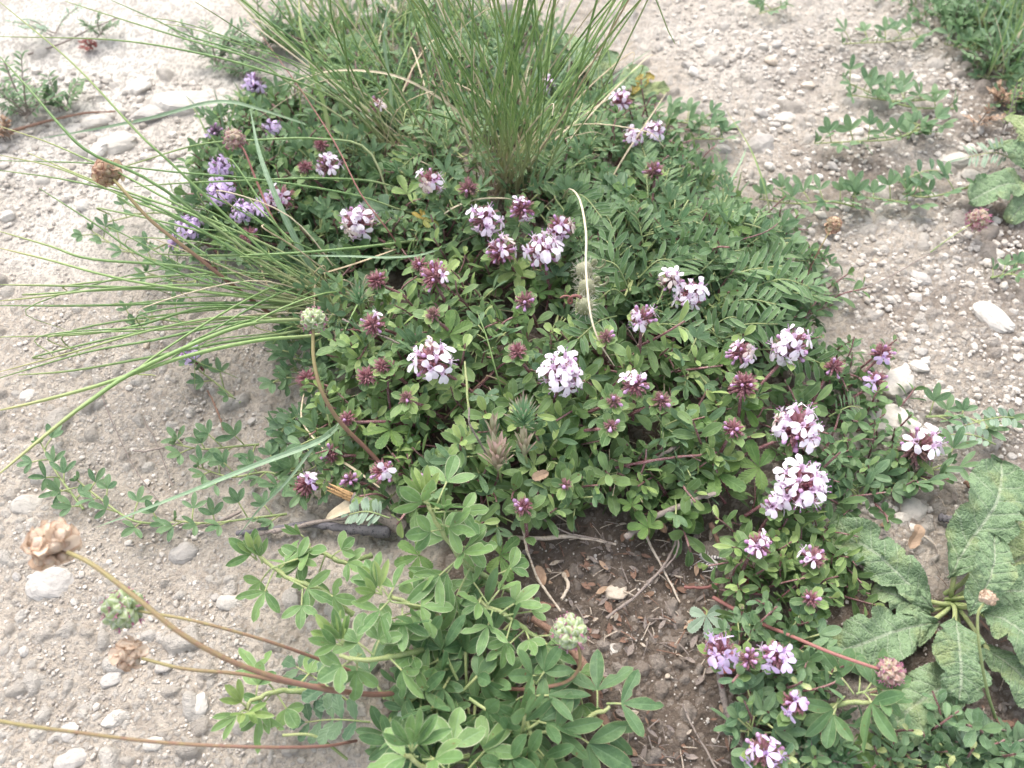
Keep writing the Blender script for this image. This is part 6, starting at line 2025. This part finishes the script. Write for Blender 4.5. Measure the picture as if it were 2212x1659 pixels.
weed('yellow-budded weed rising beside the far sage leaf', 2165, 290, 5, 3.0, 0.35, 'young', group='weeds by the far sage')
weed('withered brown weed by the far sage rosette', 2160, 235, 6, 1.8, 0.6, 'brownleaf', group='weeds by the far sage')
weed('small withered plant with orange tips at the end of the gravel chain', 2110, 275, 4, 1.5, 0.4, 'brownleaf', group='weeds by the far sage')
weed('low leafy weed at the near corner below the sage', 2130, 1630, 9, 1.6, 0.7, 'burnet', group='weeds at the near corner')
weed('dark toothed weed at the near corner under grey leaves', 2200, 1590, 7, 1.4, 0.45, 'burnet', group='weeds at the near corner')
weed('fine green weed between the lilac cluster and the big trefoil', 1740, 1640, 7, 1.4, 0.5, 'needle', group='weeds at the near corner')


# ---------------------------------------------------------------- grasshopper
B = onground(1530, 1213, 0.28)
kx = pxcm(B)
hd = unit(at(1504, 1196, B[2]) - at(1550, 1225, B[2]))
sdv = unit(np.cross(hd, Z3))
t = thing('grasshopper', 'small grey grasshopper with banded legs resting on the dark soil', 'grasshopper', B)
L = 46 * kx
mb = MB()
ts = np.linspace(0, 1, 16)
ctr = [B + hd * L * (0.5 - f) + Z3 * (0.10 + 0.07 * sin(f * 2.6)) for f in ts]
prof = np.interp(ts, [0, .05, .13, .2, .3, .45, .75, 1], [.035, .105, .135, .125, .155, .15, .10, .02])
mb.tube(ctr, prof, 12, flat=0.95, rv=0.0)
obj('body', mb, 'insect', t)
for s in (1, -1):
    mb = MB()
    p = B + hd * L * 0.17 + sdv * s * 0.05 + Z3 * 0.24
    mb.leaf(p, -hd * 1.0 + sdv * s * 0.06 - Z3 * 0.05, Z3 + sdv * s * 0.8, L * 0.72, 0.22, a=0.35, b=0.3, n=8, k=5, fold=-0.2, curl=0.05, r=0.0)
    obj('wing', mb, 'insect', t)
    mb = MB()
    k0 = B + hd * L * 0.02 + sdv * s * 0.17 + Z3 * 0.08
    k1 = B - hd * L * 0.44 + sdv * s * 0.30 + Z3 * 0.26
    mb.tube(catmull([k0, 0.5 * (k0 + k1) + Z3 * 0.03, k1], 9), [.05, .075, .085, .08, .065, .05, .04, .035, .04], 7, rv=1.0)
    k2 = B - hd * L * 0.02 + sdv * s * 0.42 + Z3 * -0.18
    mb.tube([k1, 0.5 * (k1 + k2), k2], [.03, .024, .018], 5, rv=0.0)
    obj('hind_leg', mb, 'insect', t)
    for f in (0.26, 0.12):
        mb = MB()
        q0 = B + hd * L * f + sdv * s * 0.1 + Z3 * 0.03
        mb.tube(catmull([q0, q0 + sdv * s * 0.2 + hd * 0.1 + Z3 * 0.08, q0 + sdv * s * 0.32 + hd * 0.2 - Z3 * 0.2], 6), [.025, .022, .02, .016, .014, .012], 5, rv=0.0)
        obj('leg', mb, 'insect', t)
    mb = MB()
    q0 = B + hd * L * 0.48 + sdv * s * 0.05 + Z3 * 0.16
    mb.tube(catmull([q0, q0 + hd * 0.18 + sdv * s * 0.10 + Z3 * 0.08, q0 + hd * 0.34 + sdv * s * 0.26 + Z3 * 0.10], 6), [.018, .014, .012, .01, .009, .008], 4, rv=0.0)
    obj('antenna', mb, 'insect', t)
    mb = MB()
    mb.blob(B + hd * L * 0.43 + sdv * s * 0.085 + Z3 * 0.17, 0.035, Z3, 1.2, 0, 6, 5)
    obj('eye', mb, 'twig_dark', t)
